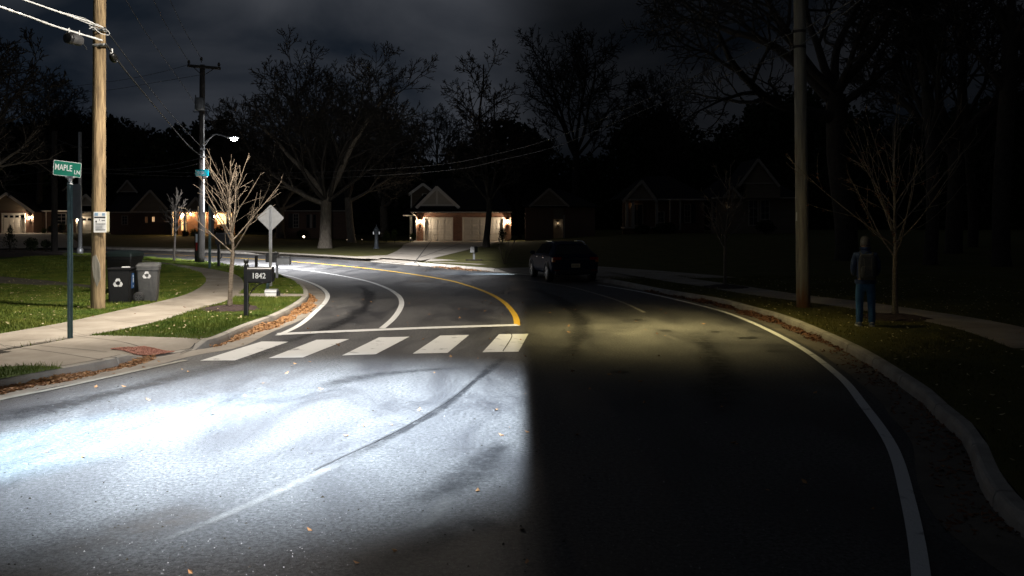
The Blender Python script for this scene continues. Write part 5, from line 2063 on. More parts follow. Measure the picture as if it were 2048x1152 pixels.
# front wall built round the two door openings (butted pieces)
f0, f1 = 0.0, .25
wall = MB()
X, Z = h.X, h.Z
for (a, b, t, u) in ((832, 848.3, 426, 482), (904.9, 925.8, 426, 482), (1007.9, 1022, 426, 482), (848.3, 904.9, 426, 435.7), (925.8, 1007.9, 426, 435.7)):
    wall.box(X(a), X(b), f0, f1, Z(u), Z(t))
wall.box(X(832), X(832) + .25, f1, 8, 0, Z(426))
wall.box(X(1022) - .25, X(1022), f1, 8, 0, Z(426))
wall.build('wall', M['brick'], h.root)
h.garage(849.5, 903.5, 437, 482, .0, mt=M['trim'])
h.garage(927, 1006.5, 437, 482, .0, cols=5, mt=M['trim'])
eb = MB()
eb.box(X(822), X(1024), -.62, -.55, Z(425), Z(420))
eb.box(X(822), X(1024), -.55, -.003, Z(425), Z(425) + .03)
eb.build('fascia', M['trim'], h.root)
MB().tube([(X(824), -.6, Z(425)), (X(828), -.5, Z(428)), (X(832.5), -.08, Z(432)), (X(832.8), -.06, Z(481))], .05, 6).build('downpipe', M['dtrim'], h.root)
h.slope(821, 1026, 420, 352, -.62, 5.0, inset=2.2)
h.gable(836, 874, 916, 412, 373.5, -.1, 4.6, M['siding'], M['trim'], board=True, tw=.2)
h.box('gable_side', M['roof'], 836, 916, 412, 418, -.095, 3)
# two storey wing behind, left
h.box('upper_wall', M['dsiding'], 817.5, 866, 384, 426, 2.2, 5)
h.gable(817.5, 842, 866, 384, 366, 2.2, 6, M['dsiding'], M['trim'], over=.35, tw=.14, base=False)
h.window(839.5, 849.5, 386, 404, 2.2, M['trim'])
h.box('corner_trim', M['trim'], 816.5, 818.8, 386, 426, 2.1, 2.3)
# entry porch at the left
h.slope(806, 836, 430, 418, .2, 2.0, m=M['roof'])
h.box('porch_fascia', M['trim'], 806, 832, 429.8, 432.4, .12, .2)
h.box('column', M['trim'], 818.5, 823.8, 432.4, 482, .3, .56)
h.box('entry_wall', M['dsiding'], 824, 832, 432, 482, 1.6, 1.8)
h.box('front_door', M['black'], 825, 831, 440, 482, 1.52, 1.598)
h.lantern(840, 442.5, 0, 320)
h.lantern(1015, 442.5, 0, 260)
gl1 = thing('path_light', 'tiny pale path light in front of the clipped shrub by the left lantern', 'garden light', at(821, 80))
MB().lathe([(.03, 0), (.03, .3), (.09, .32), (.05, .4)], 8).build('stake', M['black'], gl1)
MB().ball((0, 0, .37), .06, 8).build('glowing_bulb', emis('path_bulb', (1, .8, .55), 3), gl1)

# --- far garage house, left edge
h = House('gabled_house', 'far tan house with a glazed garage door, a dormer and a bright lantern', 66, 467, 109)
X, Z = h.X, h.Z
wall = MB()
for (a, b, t, u) in ((-34, 5, 421, 467), (49.5, 67, 421, 467), (5, 49.5, 421, 428)):
    wall.box(X(a), X(b), 0, .25, Z(u), Z(t))
wall.box(X(67), X(150), 2.0, 2.25, 0, Z(421))
wall.box(X(67) - .25, X(67), .25, 2.0, 0, Z(421))
wall.build('wall', M['dbrick'], h.root)
h.garage(5, 49.5, 428, 466.8, 0, cols=4, glazed=True)
h.gable(-34, 16, 66, 421, 386, 0, 6, M['dsiding'], M['trim'], over=.4, tw=.2, base=False)
h.slope(58, 156, 421, 362, 1.4, 7, inset=0)
h.box('fascia', M['trim'], 60, 124, 420.4, 423.4, 1.32, 1.4)
h.window(96, 117, 426, 449.5, 2.0, M['trim'], bars=(1, 2), shutters=2)
h.box('dormer_wall', M['dsiding'], 104, 121, 377, 405, 3.4, 4.6)
h.gable(103, 112, 121, 377, 370, 3.4, 5.5, M['dsiding'], M['dtrim'], over=.3, tw=.12, base=False)
h.window(112.5, 119.2, 380, 401, 3.4, M['dtrim'], bars=(0, 1))
h.lantern(60.5, 434.5, 0, 480, e=120)
MB().tube([(X(75.5), 1.95, Z(424)), (X(75.5), 1.95, Z(466))], .06, 6).build('downpipe', M['trim'], h.root)
# orange lit entry
h.box('entry_wall', mat('tan_stucco', (.38, .25, .14), .8), 128, 153, 424, 467, 2.6, 2.8)
h.box('front_door', M['shutter'], 135, 143, 437, 467, 2.52, 2.598)
h.lantern(130, 441, 2.6, 60, e=40)
# second garage wing
wall = MB()
for (a, b, t, u) in ((154, 163, 424, 472), (209, 219, 424, 472), (163, 209, 424, 434)):
    wall.box(X(a), X(b), -.3, -.05, Z(472), Z(t) if u == 472 else Z(424)) if u == 472 else wall.box(X(a), X(b), -.3, -.05, Z(434), Z(424))
wall.build('side_wall', M['siding'], h.root)
h.garage(164, 208, 434, 472, -.3, cols=4, glazed=True)
h.gable(152, 175.5, 199, 412, 389, -.3, 5, M['siding'], M['trim'], over=.2, tw=.2)
h.box('side_fascia', M['trim'], 153, 221, 422.5, 425, -.75, -.66)
h.slope(152, 222, 422.5, 402, -.66, 3.4)
h.lantern(160, 439, -.3, 150, e=60)
h.lantern(213, 452, -.3, 40, e=40)

# --- dark gabled house behind the bins
h = House('gabled_house', 'unlit dark house with two steep gables behind the bins, one small window glowing', 290, 475, 100)
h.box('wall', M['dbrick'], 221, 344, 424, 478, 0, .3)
h.slope(216, 350, 424, 352, -.5, 6)
h.box('fascia', M['dtrim'], 216, 346, 423.5, 426, -.58, -.5)
h.gable(267, 306, 345, 424, 381, -.7, 5, M['dsiding'], M['dtrim'], over=.1, tw=.12)
h.gable(216, 236, 256, 383, 359, 2.5, 5, M['dsiding'], M['dtrim'], over=.1, tw=.1)
h.window(243, 256, 431, 450, 0, M['dtrim'], bars=(1, 2))
h.window(304, 310, 433, 444, 0, M['dtrim'], emis('lit_window', (1, .62, .32), .9), bars=(1, 0))
h.window(290, 296, 433, 446, 0, M['dtrim'], emis('dim_window', (1, .45, .2), .05), bars=(1, 0))

# --- lit porch house
h = House('porch_house', 'house with a glowing orange front porch and pale columns behind the crossarm pole', 400, 476, 95)
h.box('wall', M['brick'], 346, 462, 421, 480, 1.4, 1.7)
h.slope(338, 468, 421, 360, -.5, 5)
h.box('fascia', M['trim'], 338, 466, 420.6, 423, -.58, -.5)
h.box('porch_ceiling', M['trim'], 340, 464, 423, 424, -.5, 1.4)
h.gable(375, 397, 420, 421, 395, -.6, 3, M['dsiding'], M['dtrim'], over=.2, tw=.14)
h.box('column', M['trim'], 345, 348, 424, 476, -.4, -.15)
h.box('column', M['trim'], 370, 374, 424, 476, -.4, -.15)
h.box('column', M['trim'], 409, 413, 424, 476, -.4, -.15)
h.box('column', M['trim'], 455, 459, 424, 476, -.4, -.15)
h.box('front_door', mat('orange_door', (.48, .24, .07), .5), 389, 400, 425, 474, 1.3, 1.398)
h.window(352, 363, 426, 462, 1.4, M['trim'], emis('porch_sidelight', (1, .62, .26), 1.6), bars=(1, 2))
h.window(426, 446, 426, 450, 1.4, M['trim'], emis('porch_window', (1, .72, .34), 2.2), bars=(2, 2))
h.window(449.5, 456, 426, 450, 1.4, M['trim'], emis('porch_window', (1, .72, .34), 2.2), bars=(0, 2))
h.lantern(357.5, 430, 1.4, 300, e=100, col=(1, .62, .28))
h.lantern(373, 428, 1.4, 160, e=60, col=(1, .62, .28))
h.lantern(420, 432, 1.4, 450, e=60, col=(1, .62, .28))
h.box('porch_floor', M['concrete'], 344, 460, 474, 478, -.6, 1.4)

# --- dark house behind the lit oak
h = House('brick_house', 'unlit house with pale window frames behind the lit oak trunk', 612, 476, 90)
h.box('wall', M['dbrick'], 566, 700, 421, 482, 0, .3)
h.slope(548, 712, 421, 380, -.4, 5, inset=2)
h.box('fascia', M['dtrim'], 552, 706, 420.8, 423, -.5, -.4)
h.gable(550, 562, 574, 421, 410, -.6, 3, M['dsiding'], M['dtrim'], over=.1, tw=.1)
h.window(586, 598, 427, 456, 0, M['dtrim'], bars=(1, 3), shutters=1)
h.window(613, 620, 429, 456, 0, M['shutter'], bars=(0, 1))
h.box('shutter', M['dtrim'], 619.3, 624, 429, 456, -.06, -.003)
h.window(626, 632, 429, 456, 0, M['shutter'], bars=(0, 1))
sl = thing('path_light', 'small glowing spot light at the foot of the unlit house behind the oak', 'garden light', at(608, 84, zlawn(-19.4, 84)))
MB().lathe([(.04, -.05), (.04, .18), (.1, .2), (.11, .42), (.1, .44)], 10).build('stake', M['black'], sl)
MB().ball((0, -.1, .33), .11, 8).build('glowing_bulb', emis('spot_bulb', (1, .8, .55), 4), sl)
for (px, d, lab) in ((694, 76, 'tiny dim path light at the foot of the second oak'), (724, 77, 'tiny dim path light on the lawn right of the second oak')):
    t = thing('path_light', lab, 'garden light', at(px, d, zlawn(-13, d)))
    MB().lathe([(.03, -.05), (.03, .25), (.08, .27), (.03, .36)], 8).build('stake', M['black'], t)
    MB().ball((0, 0, .31), .055, 8).build('glowing_bulb', emis('path_bulb2', (1, .75, .5), .6), t)

# --- dark house with a lit side recess, above the car
h = House('gabled_house', 'dark house above the parked car with one dim warm side recess', 1118, 482, 84)
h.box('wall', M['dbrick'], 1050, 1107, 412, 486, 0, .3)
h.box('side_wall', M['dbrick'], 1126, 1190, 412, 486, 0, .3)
h.box('entry_wall', M['siding'], 1105, 1128, 430, 486, 1.2, 1.4)
h.box('corner_trim', M['dtrim'], 1126.5, 1129.5, 430, 481, -.06, -.003)
h.box('entry_header', M['dsiding'], 1107, 1126, 412, 438, .0, .28)
h.slope(1046, 1196, 412, 376, -.4, 5, inset=3)
h.gable(1060, 1098, 1136, 412, 378, -.5, 5, M['dsiding'], M['dtrim'], over=.1, tw=.1)
h.lantern(1117, 446, 1.2, 1.6, e=.3, out=.1)

# --- columned house on the right
h = House('porch_house', 'very dark house with a gabled porch on pale columns, right of the car', 1340, 466, 84)
h.box('wall', M['dbrick'], 1252, 1420, 400, 470, 2.4, 2.7)
h.gable(1246, 1283, 1312, 401, 361, -.2, 4, M['dsiding'], M['dtrim'], over=.15, tw=.18)
h.slope(1240, 1430, 397, 346, .6, 6, inset=3.2)
h.box('fascia', M['dtrim'], 1244, 1428, 397, 400.4, .5, .6)
for px in (1254, 1266.5, 1313.5):
    h.box('column', M['dtrim'], px - 2.6, px + 2.6, 403, 454, -.1, .2)
h.box('column', M['dtrim'], 1342, 1344.5, 400, 460, .7, .95)
h.box('column', M['dtrim'], 1362, 1365, 400, 460, .7, .95)
h.box('porch_floor', M['dtrim'], 1248, 1320, 454, 457, -.3, 2.4)
h.window(1268, 1294, 406, 453, 2.4, M['dtrim'], bars=(1, 0))
h.window(1322, 1338, 422, 446, 2.4, M['dtrim'], bars=(1, 1))
h.window(1378, 1392, 407, 446, 2.4, M['dtrim'], bars=(1, 2), shutters=2)
h.box('front_door', mat('dull_red_door', (.14, .05, .035), .6), 1344, 1350, 408, 466, 2.3, 2.398)
h.lantern(1271, 408, 2.4, 1.3, e=.25, col=(1, .5, .18))
h = House('gabled_house', 'very dark steep gabled house wing left of the grey utility pole', 1515, 470, 82)
h.box('wall', M['dsiding'], 1428, 1600, 393, 474, 1, 1.3)
h.slope(1424, 1610, 394, 350, .4, 5, inset=2)
h.box('fascia', M['dtrim'], 1424, 1606, 394, 397, .3, .4)
h.gable(1477, 1513.5, 1552, 368, 319, -.2, 5, M['dsiding'], M['dtrim'], over=.3, tw=.14)
h.box('gable_wall', M['dsiding'], 1492, 1560, 368, 396, -.1, 1.0)
h.gable(1448, 1464, 1481, 393, 373, .1, 3, M['dbrick'], M['dtrim'], over=.1, tw=.1)
h.window(1430, 1438, 402, 454, 1, M['dtrim'], bars=(0, 2))
h.window(1502, 1523, 398, 452, 1, M['dtrim'], bars=(1, 2))
h.window(1526, 1546, 398, 440, 1, M['dtrim'], bars=(1, 2))
h.lantern(1461.5, 413, 1, .15, e=.6, cap=False)

# ------------------------------------------------------------------ parked car
CW, CL_, CHT = 1.70, 4.25, 1.40
car = thing('parked_car', 'dark navy SUV parked by the far kerb, seen from behind with a pale plate', 'car', Vector((2.17, 30.7, 0)), R(10.5))


def car_body():
    """lofted sections along y (rear = 0), x half widths by height"""
    S = [  # y, floor, belt z, roof z, half floor, half belt, half roof
        (0.00, .42, .86, .90, .70, .74, .70),
        (0.06, .30, .90, .93, .78, .81, .74),
        (0.16, .26, .93, .98, .82, .845, .72),
        (0.36, .24, .935, 1.12, .84, .85, .63),
        (0.70, .23, .93, 1.285, .845, .85, .575),
        (1.15, .22, .92, 1.355, .85, .85, .56),
        (1.8, .22, .90, 1.375, .85, .85, .565),
        (2.35, .22, .885, 1.33, .85, .85, .58),
        (2.75, .22, .875, 1.17, .85, .85, .63),
        (3.15, .22, .865, .97, .85, .845, .70),
        (3.35, .22, .84, .88, .85, .84, .74),
        (3.9, .24, .76, .80, .82, .81, .68),
        (4.18, .32, .64, .68, .74, .73, .58),
        (4.25, .42, .55, .58, .66, .65, .5)]
    n = None
    rings = []
    for (y, zf, zb, zr, hf, hb, hr) in S:
        r = [(0, y, zf), (hf * .8, y, zf), (hf, y, zf + .07), (hf + (hb - hf) * .5 + .015, y, zf + (zb - zf) * .5), (hb, y, zb - .04), (hb - .025, y, zb), (hr + (hb - hr) * .45, y, zb + (zr - zb) * .5), (hr, y, zr - .03 * (zr > zb + .1)), (hr - .08, y, zr), (0, y, zr + .015)]
        full = r + [(-x, yy, z) for x, yy, z in r[-2:0:-1]]
        rings.append(full)
    n = len(rings[0])
    bm = bmesh.new()
    vv = [[bm.verts.new(p) for p in r] for r in rings]
    for i in range(len(rings) - 1):
        for k in range(n):
            bm.faces.new((vv[i][k], vv[i][(k + 1) % n], vv[i + 1][(k + 1) % n], vv[i + 1][k]))
    bm.faces.new(vv[0][::-1])
    bm.faces.new(vv[-1])
    bmesh.ops.recalc_face_normals(bm, faces=bm.faces[:])
    return bm


mb = MB()
bm = car_body()
me = bpy.data.meshes.new('body')
bm.to_mesh(me)
bm.free()
me.materials.append(M['carpaint'])
body = bpy.data.objects.new('body', me)
COL.objects.link(body)
body.parent = car
sub = body.modifiers.new('sub', 'SUBSURF')
sub.levels = sub.render_levels = 2
for f in me.polygons:
    f.use_smooth = True


def quadpart(name, pts, m, parent, th=.012):
    """thin panel with thickness along its normal"""
    P_ = [Vector(p) for p in pts]
    nrm = (P_[1] - P_[0]).cross(P_[2] - P_[0]).normalized()
    k = len(P_)
    vs = [p + nrm * th for p in P_] + [p - nrm * th for p in P_]
    fs = [tuple(range(k)), tuple(range(2 * k - 1, k - 1, -1))] + [(i, k + i, k + (i + 1) % k, (i + 1) % k) for i in range(k)]
    return MB().add(vs, fs).build(name, m, parent)


quadpart('rear_window', [(-.66, .135, .955), (.66, .135, .955), (.53, .62, 1.245), (-.53, .62, 1.245)], M['glass'], car, .03)
for s in (-1, 1):
    def sp(pts):
        pp = [(s * x, y, z) for x, y, z in pts]
        return pp if s > 0 else pp[::-1]
    quadpart('side_window', sp([(.79, .62, .95), (.79, 1.35, .94), (.625, 1.35, 1.29), (.63, .98, 1.27)]), M['glass'], car, .02)
    quadpart('side_window', sp([(.79, 1.43, .94), (.79, 2.75, .92), (.635, 2.28, 1.27), (.625, 1.43, 1.295)]), M['glass'], car, .02)
    MB().box(s * .845 - .006, s * .845 + .006, 1.38, 1.40, .35, .9).build('door_seam', M['cartrim'], car)
    for y in (1.15, 2.2):
        MB().box(s * .86 - .012, s * .86 + .012, y, y + .17, .80, .83, bev=.006).build('door_handle', M['chrome'], car)
    MB().ball((s * .93, 2.72, .95), (.1, .06, .065), 10).build('wing_mirror', M['carpaint'], car, True)
    MB().tube([(s * .55, .85, 1.33), (s * .55, 1.2, 1.385), (s * .55, 2.1, 1.385), (s * .55, 2.3, 1.35)], .014, 6).build('roof_rail', M['chrome'], car)
    tl = MB().box(min(s * .5, s * .79), max(s * .5, s * .79), -.012, .05, .775, .875, bev=.012).build('tail_light', M['tailred'], car)
    MB().box(min(s * .70, s * .815), max(s * .70, s * .815), .02, .16, .70, .86, bev=.012).build('indicator', M['tailamb'], tl)
    MB().box(min(s * .55, s * .76), max(s * .55, s * .76), -.01, .03, .41, .44, bev=.006).build('reflector', M['tailred'], car)
    for y in (.72, 3.3):
        T = Matrix.Translation((s * .76, y, .31)) @ Matrix.Rotation(PI / 2, 4, 'Y')
        wl = MB().lathe([(.19, -.105), (.29, -.1), (.31, -.07), (.31, .07), (.29, .1), (.19, .105)], 28, T).build('wheel', M['rubber'], car, True)
        rm = MB()
        rm.lathe([(.2, .1), (.2, .107), (.185, .107)], 24, T @ Matrix.Scale(s, 4, (0, 0, 1)), False, False)
        for k in range(5):
            rm.box(-.022, .022, .03, .19, .09, .107, T @ Matrix.Scale(s, 4, (0, 0, 1)) @ Matrix.Rotation(k * 2 * PI / 5, 4, 'Z'))
        rm.lathe([(.05, .085), (.045, .11)], 12, T @ Matrix.Scale(s, 4, (0, 0, 1)))
        rm.build('rim', M['rim'], wl)
        ah = MB()
        arc = [(s * .855, y + .37 * math.cos(t), .31 + .37 * math.sin(t)) for t in [i * PI / 14 for i in range(15)]]
        ah.tube(arc, .025, 6)
        ah.build('arch_trim', M['cartrim'], car, True)
    MB().box(min(s * .4, s * .7), max(s * .4, s * .7), 4.1, 4.22, .56, .65, bev=.02).build('headlight', emis('car_headlight', (.8, .9, 1), 3), car)
MB().box(-.70, .70, -.005, .12, .30, .44, bev=.02).build('rear_bumper', M['cartrim'], car)
MB().box(-.5, .5, -.016, .0, .80, .815).build('chrome_strip', mat('dull_chrome', (.18, .19, .2), .3, metal=.8), car)
pl = MB().box(-.155, .155, -.03, -.012, .515, .655, bev=.006).build('number_plate', M['plate'], car)
mb = MB()
for k in range(6):
    mb.box(-.12 + k * .042, -.10 + k * .042, -.033, -.0305, .55, .62)
mb.build('plate_lettering', mat('plate_ink', (.22, .15, .08), .6), pl)
mb = MB()
for k in range(5):
    mb.box(-.1 + k * .042, -.072 + k * .042, -.02, -.012, .845, .862)
mb.build('badge', M['chrome'], car)
MB().box(-.45, .45, .60, .66, 1.275, 1.30, bev=.01).build('spoiler', M['carpaint'], car)

# ------------------------------------------------------------------ the standing person, seen from behind
pz = G(1731, 652, KH)
person = thing('person', 'person in grey knit hat, navy jacket and jeans standing with their back turned', 'person', pz, R(-14))


def skinmesh(name, verts, edges, radii, m, parent, root=0, sub_=2):
    me = bpy.data.meshes.new(name)
    me.from_pydata(verts, edges, [])
    me.materials.append(m)
    o = bpy.data.objects.new(name, me)
    COL.objects.link(o)
    o.parent = parent
    sk = o.modifiers.new('skin', 'SKIN')
    sk.use_smooth_shade = True
    for i, r in enumerate(radii):
        d = me.skin_vertices[0].data[i]
        d.radius = r if hasattr(r, '__len__') else (r, r)
        d.use_root = (i == root)
    ss = o.modifiers.new('sub', 'SUBSURF')
    ss.levels = ss.render_levels = sub_
    return o


# body: pelvis root, spine, neck, head, arms bent with hands in front at the waist, legs, feet
V = [(0, 0, .86), (0, -.005, 1.02), (0, .0, 1.2), (0, .01, 1.34), (0, .025, 1.42), (0, .035, 1.50), (0, .04, 1.58)]
E = [(0, 1), (1, 2), (2, 3), (3, 4), (4, 5), (5, 6)]
Rd = [.12, .115, .12, .10, .052, .075, .07]
fing = []
for s in (-1, 1):
    b = len(V)
    V += [(s * .16, .01, 1.33), (s * .205, -.01, 1.10), (s * .16, .14, .95), (s * .10, .20, .95)]
    E += [(3, b), (b, b + 1), (b + 1, b + 2), (b + 2, b + 3)]
    Rd += [.06, .042, .032, .032]
    hb = b + 3
    for k in range(4):
        c = len(V)
        ln = (.075, .085, .08, .062)[k]
        z = .975 - .017 * k
        V += [(s * (.10 - .035), .215, z), (s * (.10 - .035 - ln * .5), .225, z - .004), (s * (.10 - .035 - ln * .85), .212, z - .012)]
        E += [(hb, c), (c, c + 1), (c + 1, c + 2)]
        Rd += [.0095, .009, .008]
    c = len(V)
    V += [(s * .088, .225, .985), (s * .06, .235, 1.0)]
    E += [(hb, c), (c, c + 1)]
    Rd += [.011, .0095]
    b = len(V)
    V += [(s * .085, 0, .80), (s * .095, .012, .46), (s * .095, -.015, .09), (s * .105, .10, .045)]
    E += [(0, b), (b, b + 1), (b + 1, b + 2), (b + 2, b + 3)]
    Rd += [.08, .055, .038, .035]
skinmesh('body', V, E, Rd, M['skin'], person)
# head shape with face: nose, ears, eyes, mouth (turned away from the camera)
hd = MB()
hd.ball((0, .05, 1.555), (.073, .092, .105), 16)
hd.tube([(0, .135, 1.57), (0, .16, 1.535), (0, .14, 1.53)], [.012, .016, .012], 8)
for s in (-1, 1):
    hd.ball((s * .075, .045, 1.545), (.012, .025, .035), 10)
hd.build('head', M['skin'], person, True)
fc = MB()
for s in (-1, 1):
    fc.ball((s * .03, .128, 1.567), (.012, .008, .007), 8)
fc.box(-.024, .024, .133, .139, 1.496, 1.503)
fc.build('eyes_and_mouth', M['ink'], person)
kn = MB()
kn.lathe([(.083, -.05), (.094, -.045), (.096, -.01), (.091, .0), (.093, .03), (.085, .075), (.062, .11), (.03, .13), (.004, .136)], 20, Matrix.Translation((0, .042, 1.56)) @ Matrix.Rotation(R(-8), 4, 'X') @ Matrix.Diagonal((.94, 1.1, 1.06, 1)))
kn.build('knit_hat', M['beanie'], person, True)
# jacket
V = [(0, 0, .84), (0, 0, 1.0), (0, .0, 1.18), (0, .005, 1.31), (0, .02, 1.40), (0, .028, 1.455)]
E = [(0, 1), (1, 2), (2, 3), (3, 4), (4, 5)]
Rd = [(.18, .135), (.175, .13), (.185, .135), (.165, .12), (.10, .095), (.078, .078)]
for s in (-1, 1):
    b = len(V)
    V += [(s * .17, .005, 1.325), (s * .205, -.005, 1.22), (s * .222, -.015, 1.075), (s * .20, .07, .99), (s * .165, .145, .95)]
    E += [(3, b), (b, b + 1), (b + 1, b + 2), (b + 2, b + 3), (b + 3, b + 4)]
    Rd += [.078, .066, .058, .052, .048]
skinmesh('jacket', V, E, Rd, M['jacket'], person)
hm = MB()
hm.lathe([(.20, .80), (.205, .82), (.2, .88)], 24, Matrix.Diagonal((.95, .72, 1, 1)), False, False)
hm.build('jacket_hem', M['jacket'], person, True)
hm = MB()
hm.lathe([(.075, 1.43), (.10, 1.45), (.105, 1.475), (.085, 1.49)], 18, Matrix.Translation((0, .03, 0)), False, False)
hm.build('collar', M['jacket'], person, True)
# trousers
V = [(0, 0, .88), (0, 0, .80)]
E = [(0, 1)]
Rd = [(.165, .12), (.15, .125)]
for s in (-1, 1):
    b = len(V)
    V += [(s * .09, -.002, .72), (s * .10, .0, .60), (s * .105, .012, .45), (s * .107, -.004, .28), (s * .11, -.012, .10), (s * .112, -.008, .055)]
    E += [(1, b)] + [(b + i, b + i + 1) for i in range(5)]
    Rd += [.097, .088, .078, .072, .068, .066]
skinmesh('jeans', V, E, Rd, M['jeans'], person)
for s in (-1, 1):
    sh = MB()
    X0 = s * .112
    sh.ball((X0, -.03, .05), (.048, .065, .05), 12)
    sh.ball((X0 + s * .012, .07, .04), (.05, .115, .042), 12)
    sho = sh.build('shoe', M['shoe'], person, True)
    sh = MB()
    sh.prism([(X0 + x + s * .012 * (y > 0), y) for x, y in ((-.045, -.085), (-.02, -.1), (.02, -.1), (.045, -.085), (.05, .0), (.056, .09), (.04, .16), (0, .185), (-.04, .16), (-.056, .09), (-.05, 0))], 0, .024)
    sh.build('sole', M['sole'], sho)

pk = thing('backpack', 'black backpack worn on the back of the person in the navy jacket', 'backpack', pz + Matrix.Rotation(R(-14), 3, 'Z') @ Vector((.01, -.155, .86)), R(-14))
bm = bmesh.new()
bmesh.ops.create_cube(bm, size=1)
bmesh.ops.subdivide_edges(bm, edges=bm.edges[:], cuts=3, use_grid_fill=True)
for v in bm.verts:
    x, y, z = v.co
    k = 1 - .25 * max(0, z) ** 2 * 4 * .5
    v.co = Vector((x * .30 * k, y * .16 * (1 - .3 * (z + .5)), .02 + (z + .5) * .48))
mb = MB()
mb.bm(bm)
o = mb.build('main_bag', M['pack'], pk, True)
m_ = o.modifiers.new('s', 'SUBSURF')
m_.levels = m_.render_levels = 2
bm = bmesh.new()
bmesh.ops.create_cube(bm, size=1)
bmesh.ops.subdivide_edges(bm, edges=bm.edges[:], cuts=2, use_grid_fill=True)
for v in bm.verts:
    x, y, z = v.co
    v.co = Vector((x * .23, y * .07 - .085, .05 + (z + .5) * .23))
mb = MB()
mb.bm(bm)
o = mb.build('front_pocket', M['pack'], pk, True)
m_ = o.modifiers.new('s', 'SUBSURF')
m_.levels = m_.render_levels = 2
for s in (-1, 1):
    MB().tube(catmull([Vector((s * .09, .03, .47)), Vector((s * .11, .10, .52)), Vector((s * .12, .2, .50)), Vector((s * .13, .29, .38))], 6), .016, 6).build('strap', M['pack'], pk, True)
    MB().tube(catmull([Vector((s * .07, -.06, .43)), Vector((s * .06, -.125, .3)), Vector((s * .075, -.13, .1))], 6), .006, 5).build('webbing', M['greypl'], pk)
MB().tube(catmull([Vector((-.04, .02, .5)), Vector((0, .0, .54)), Vector((.04, .02, .5))], 6), .008, 6).build('handle', M['pack'], pk)

# ------------------------------------------------------------------ lamp lights: seen, inferred, and unseen ones added
def spot(name, loc, aim, watts, ang, blend, col, r=.15):
    L = bpy.data.lights.new(name, 'SPOT')
    L.energy = watts
    L.spot_size = R(ang)
    L.spot_blend = blend
    L.color = col
    L.shadow_soft_size = r
    o = bpy.data.objects.new(name, L)
    COL.objects.link(o)
    o.location = loc
    o.rotation_euler = (Vector(aim) - Vector(loc)).to_track_quat('-Z', 'Y').to_euler()
    return o


def cutoff(o, k, soft, n2=None, soft2=.2):
    """invented angular shield: the luminaire throws light only left of the plane through itself and the sight line x = k*y
    (and, with n2, only to the side n2 points to)"""
    loc = o.location
    n = Vector((k * 40, 40, 0)).cross(loc).normalized()
    if n.x > 0:
        n = -n
    L = o.data
    L.use_nodes = True
    nt = L.node_tree
    em = nt.nodes['Emission']
    g = nt.nodes.new('ShaderNodeNewGeometry')
    prev = None
    for nn, sf in ((n, soft), (n2, soft2)):
        if nn is None:
            continue
        dp = N(nt, 'ShaderNodeVectorMath', operation='DOT_PRODUCT')
        dp.inputs[1].default_value = nn
        nt.links.new(g.outputs['Incoming'], dp.inputs[0])
        mr = N(nt, 'ShaderNodeMapRange', interpolation_type='SMOOTHSTEP')
        mr.inputs['From Min'].default_value = -sf
        mr.inputs['From Max'].default_value = sf
        nt.links.new(dp.outputs['Value'], mr.inputs['Value'])
        out = mr.outputs['Result']
        if prev:
            m = N(nt, 'ShaderNodeMath', operation='MULTIPLY')
            nt.links.new(prev, m.inputs[0])
            nt.links.new(out, m.inputs[1])
            out = m.outputs[0]
        prev = out
    nt.links.new(prev, em.inputs['Strength'])
    return o


def lens_falloff(o, power):
    """narrow lens: intensity falls as a power of the cosine from the beam axis"""
    L = o.data
    L.use_nodes = True
    nt = L.node_tree
    g = nt.nodes.new('ShaderNodeNewGeometry')
    dp = N(nt, 'ShaderNodeVectorMath', operation='DOT_PRODUCT')
    dp.inputs[1].default_value = o.rotation_euler.to_matrix() @ Vector((0, 0, -1))
    nt.links.new(g.outputs['Incoming'], dp.inputs[0])
    m = N(nt, 'ShaderNodeMath', operation='POWER', use_clamp=True)
    m.inputs[1].default_value = power
    nt.links.new(dp.outputs['Value'], m.inputs[0])
    nt.links.new(m.outputs[0], nt.nodes['Emission'].inputs['Strength'])
    return o


KX = (1044 - CX) / F  # edge of the lit half, where the added cutoffs end the light
L1 = Vector((-6.4, 19.2, 7.7))
cutoff(spot('street_lamp_light', L1, (-6.0, 17.6, 0), 3600, 126, .8, (1.0, .90, .78), .04), KX, .012)
L3 = Vector((-2.4, 9.9, 8.2))
L4 = Vector((-2.6, 17.0, 8.4))
cutoff(spot('added_side_light', L4, (-9.0, 20.0, 4.0), 4300, 100, .5, (1.0, .92, .80), .04), KX, .012)  # added lamp without a fitting, lights the signs and the pole's side
bm_ = cutoff(spot('added_pool_beam', L3, L3 + Vector((0, .001, -8)), 37000, 58, 1.0, (.72, .85, 1.0), .04), KX, .012)  # added overhead beam that makes the pale pool on the near road
bm_.rotation_euler = (0, 0, -math.atan2(1.2, 4.5))
bm_.scale = (.92, 1.04, 1)
st_ = spot('added_streak_beam', (-4.2, 8.8, 8.2), (-4.2, 8.801, 0), 25000, 48, 1.0, (.50, .80, 1.0), .04)  # second added beam, brightens a blue streak across the pool
st_.rotation_euler = (0, 0, -math.atan2(2.4, 4.0))
st_.scale = (.30, 1.0, 1)
cutoff(spot('far_lamp_light', lampc + Vector((.03, 0, -.2)), lampc + Vector((.0, 0, -6)), 20000, 165, .2, (.97, .97, 1.0), .12), KX - .03, .03, Vector((.74, .67, 0)), .30)
lens_falloff(spot('lane_light', (2.4, 17.4, 8.6), (2.6, 17.6, 0), 8600, 120, .3, (1.0, .82, .36), .3), 27)
spot('added_lane_fill', (2.3, 17.2, 8.6), (4.4, 18.6, 0), 290, 76, 1.0, (1.0, .76, .34), .3)  # added fill for the verge and figure, no lamp stands for it
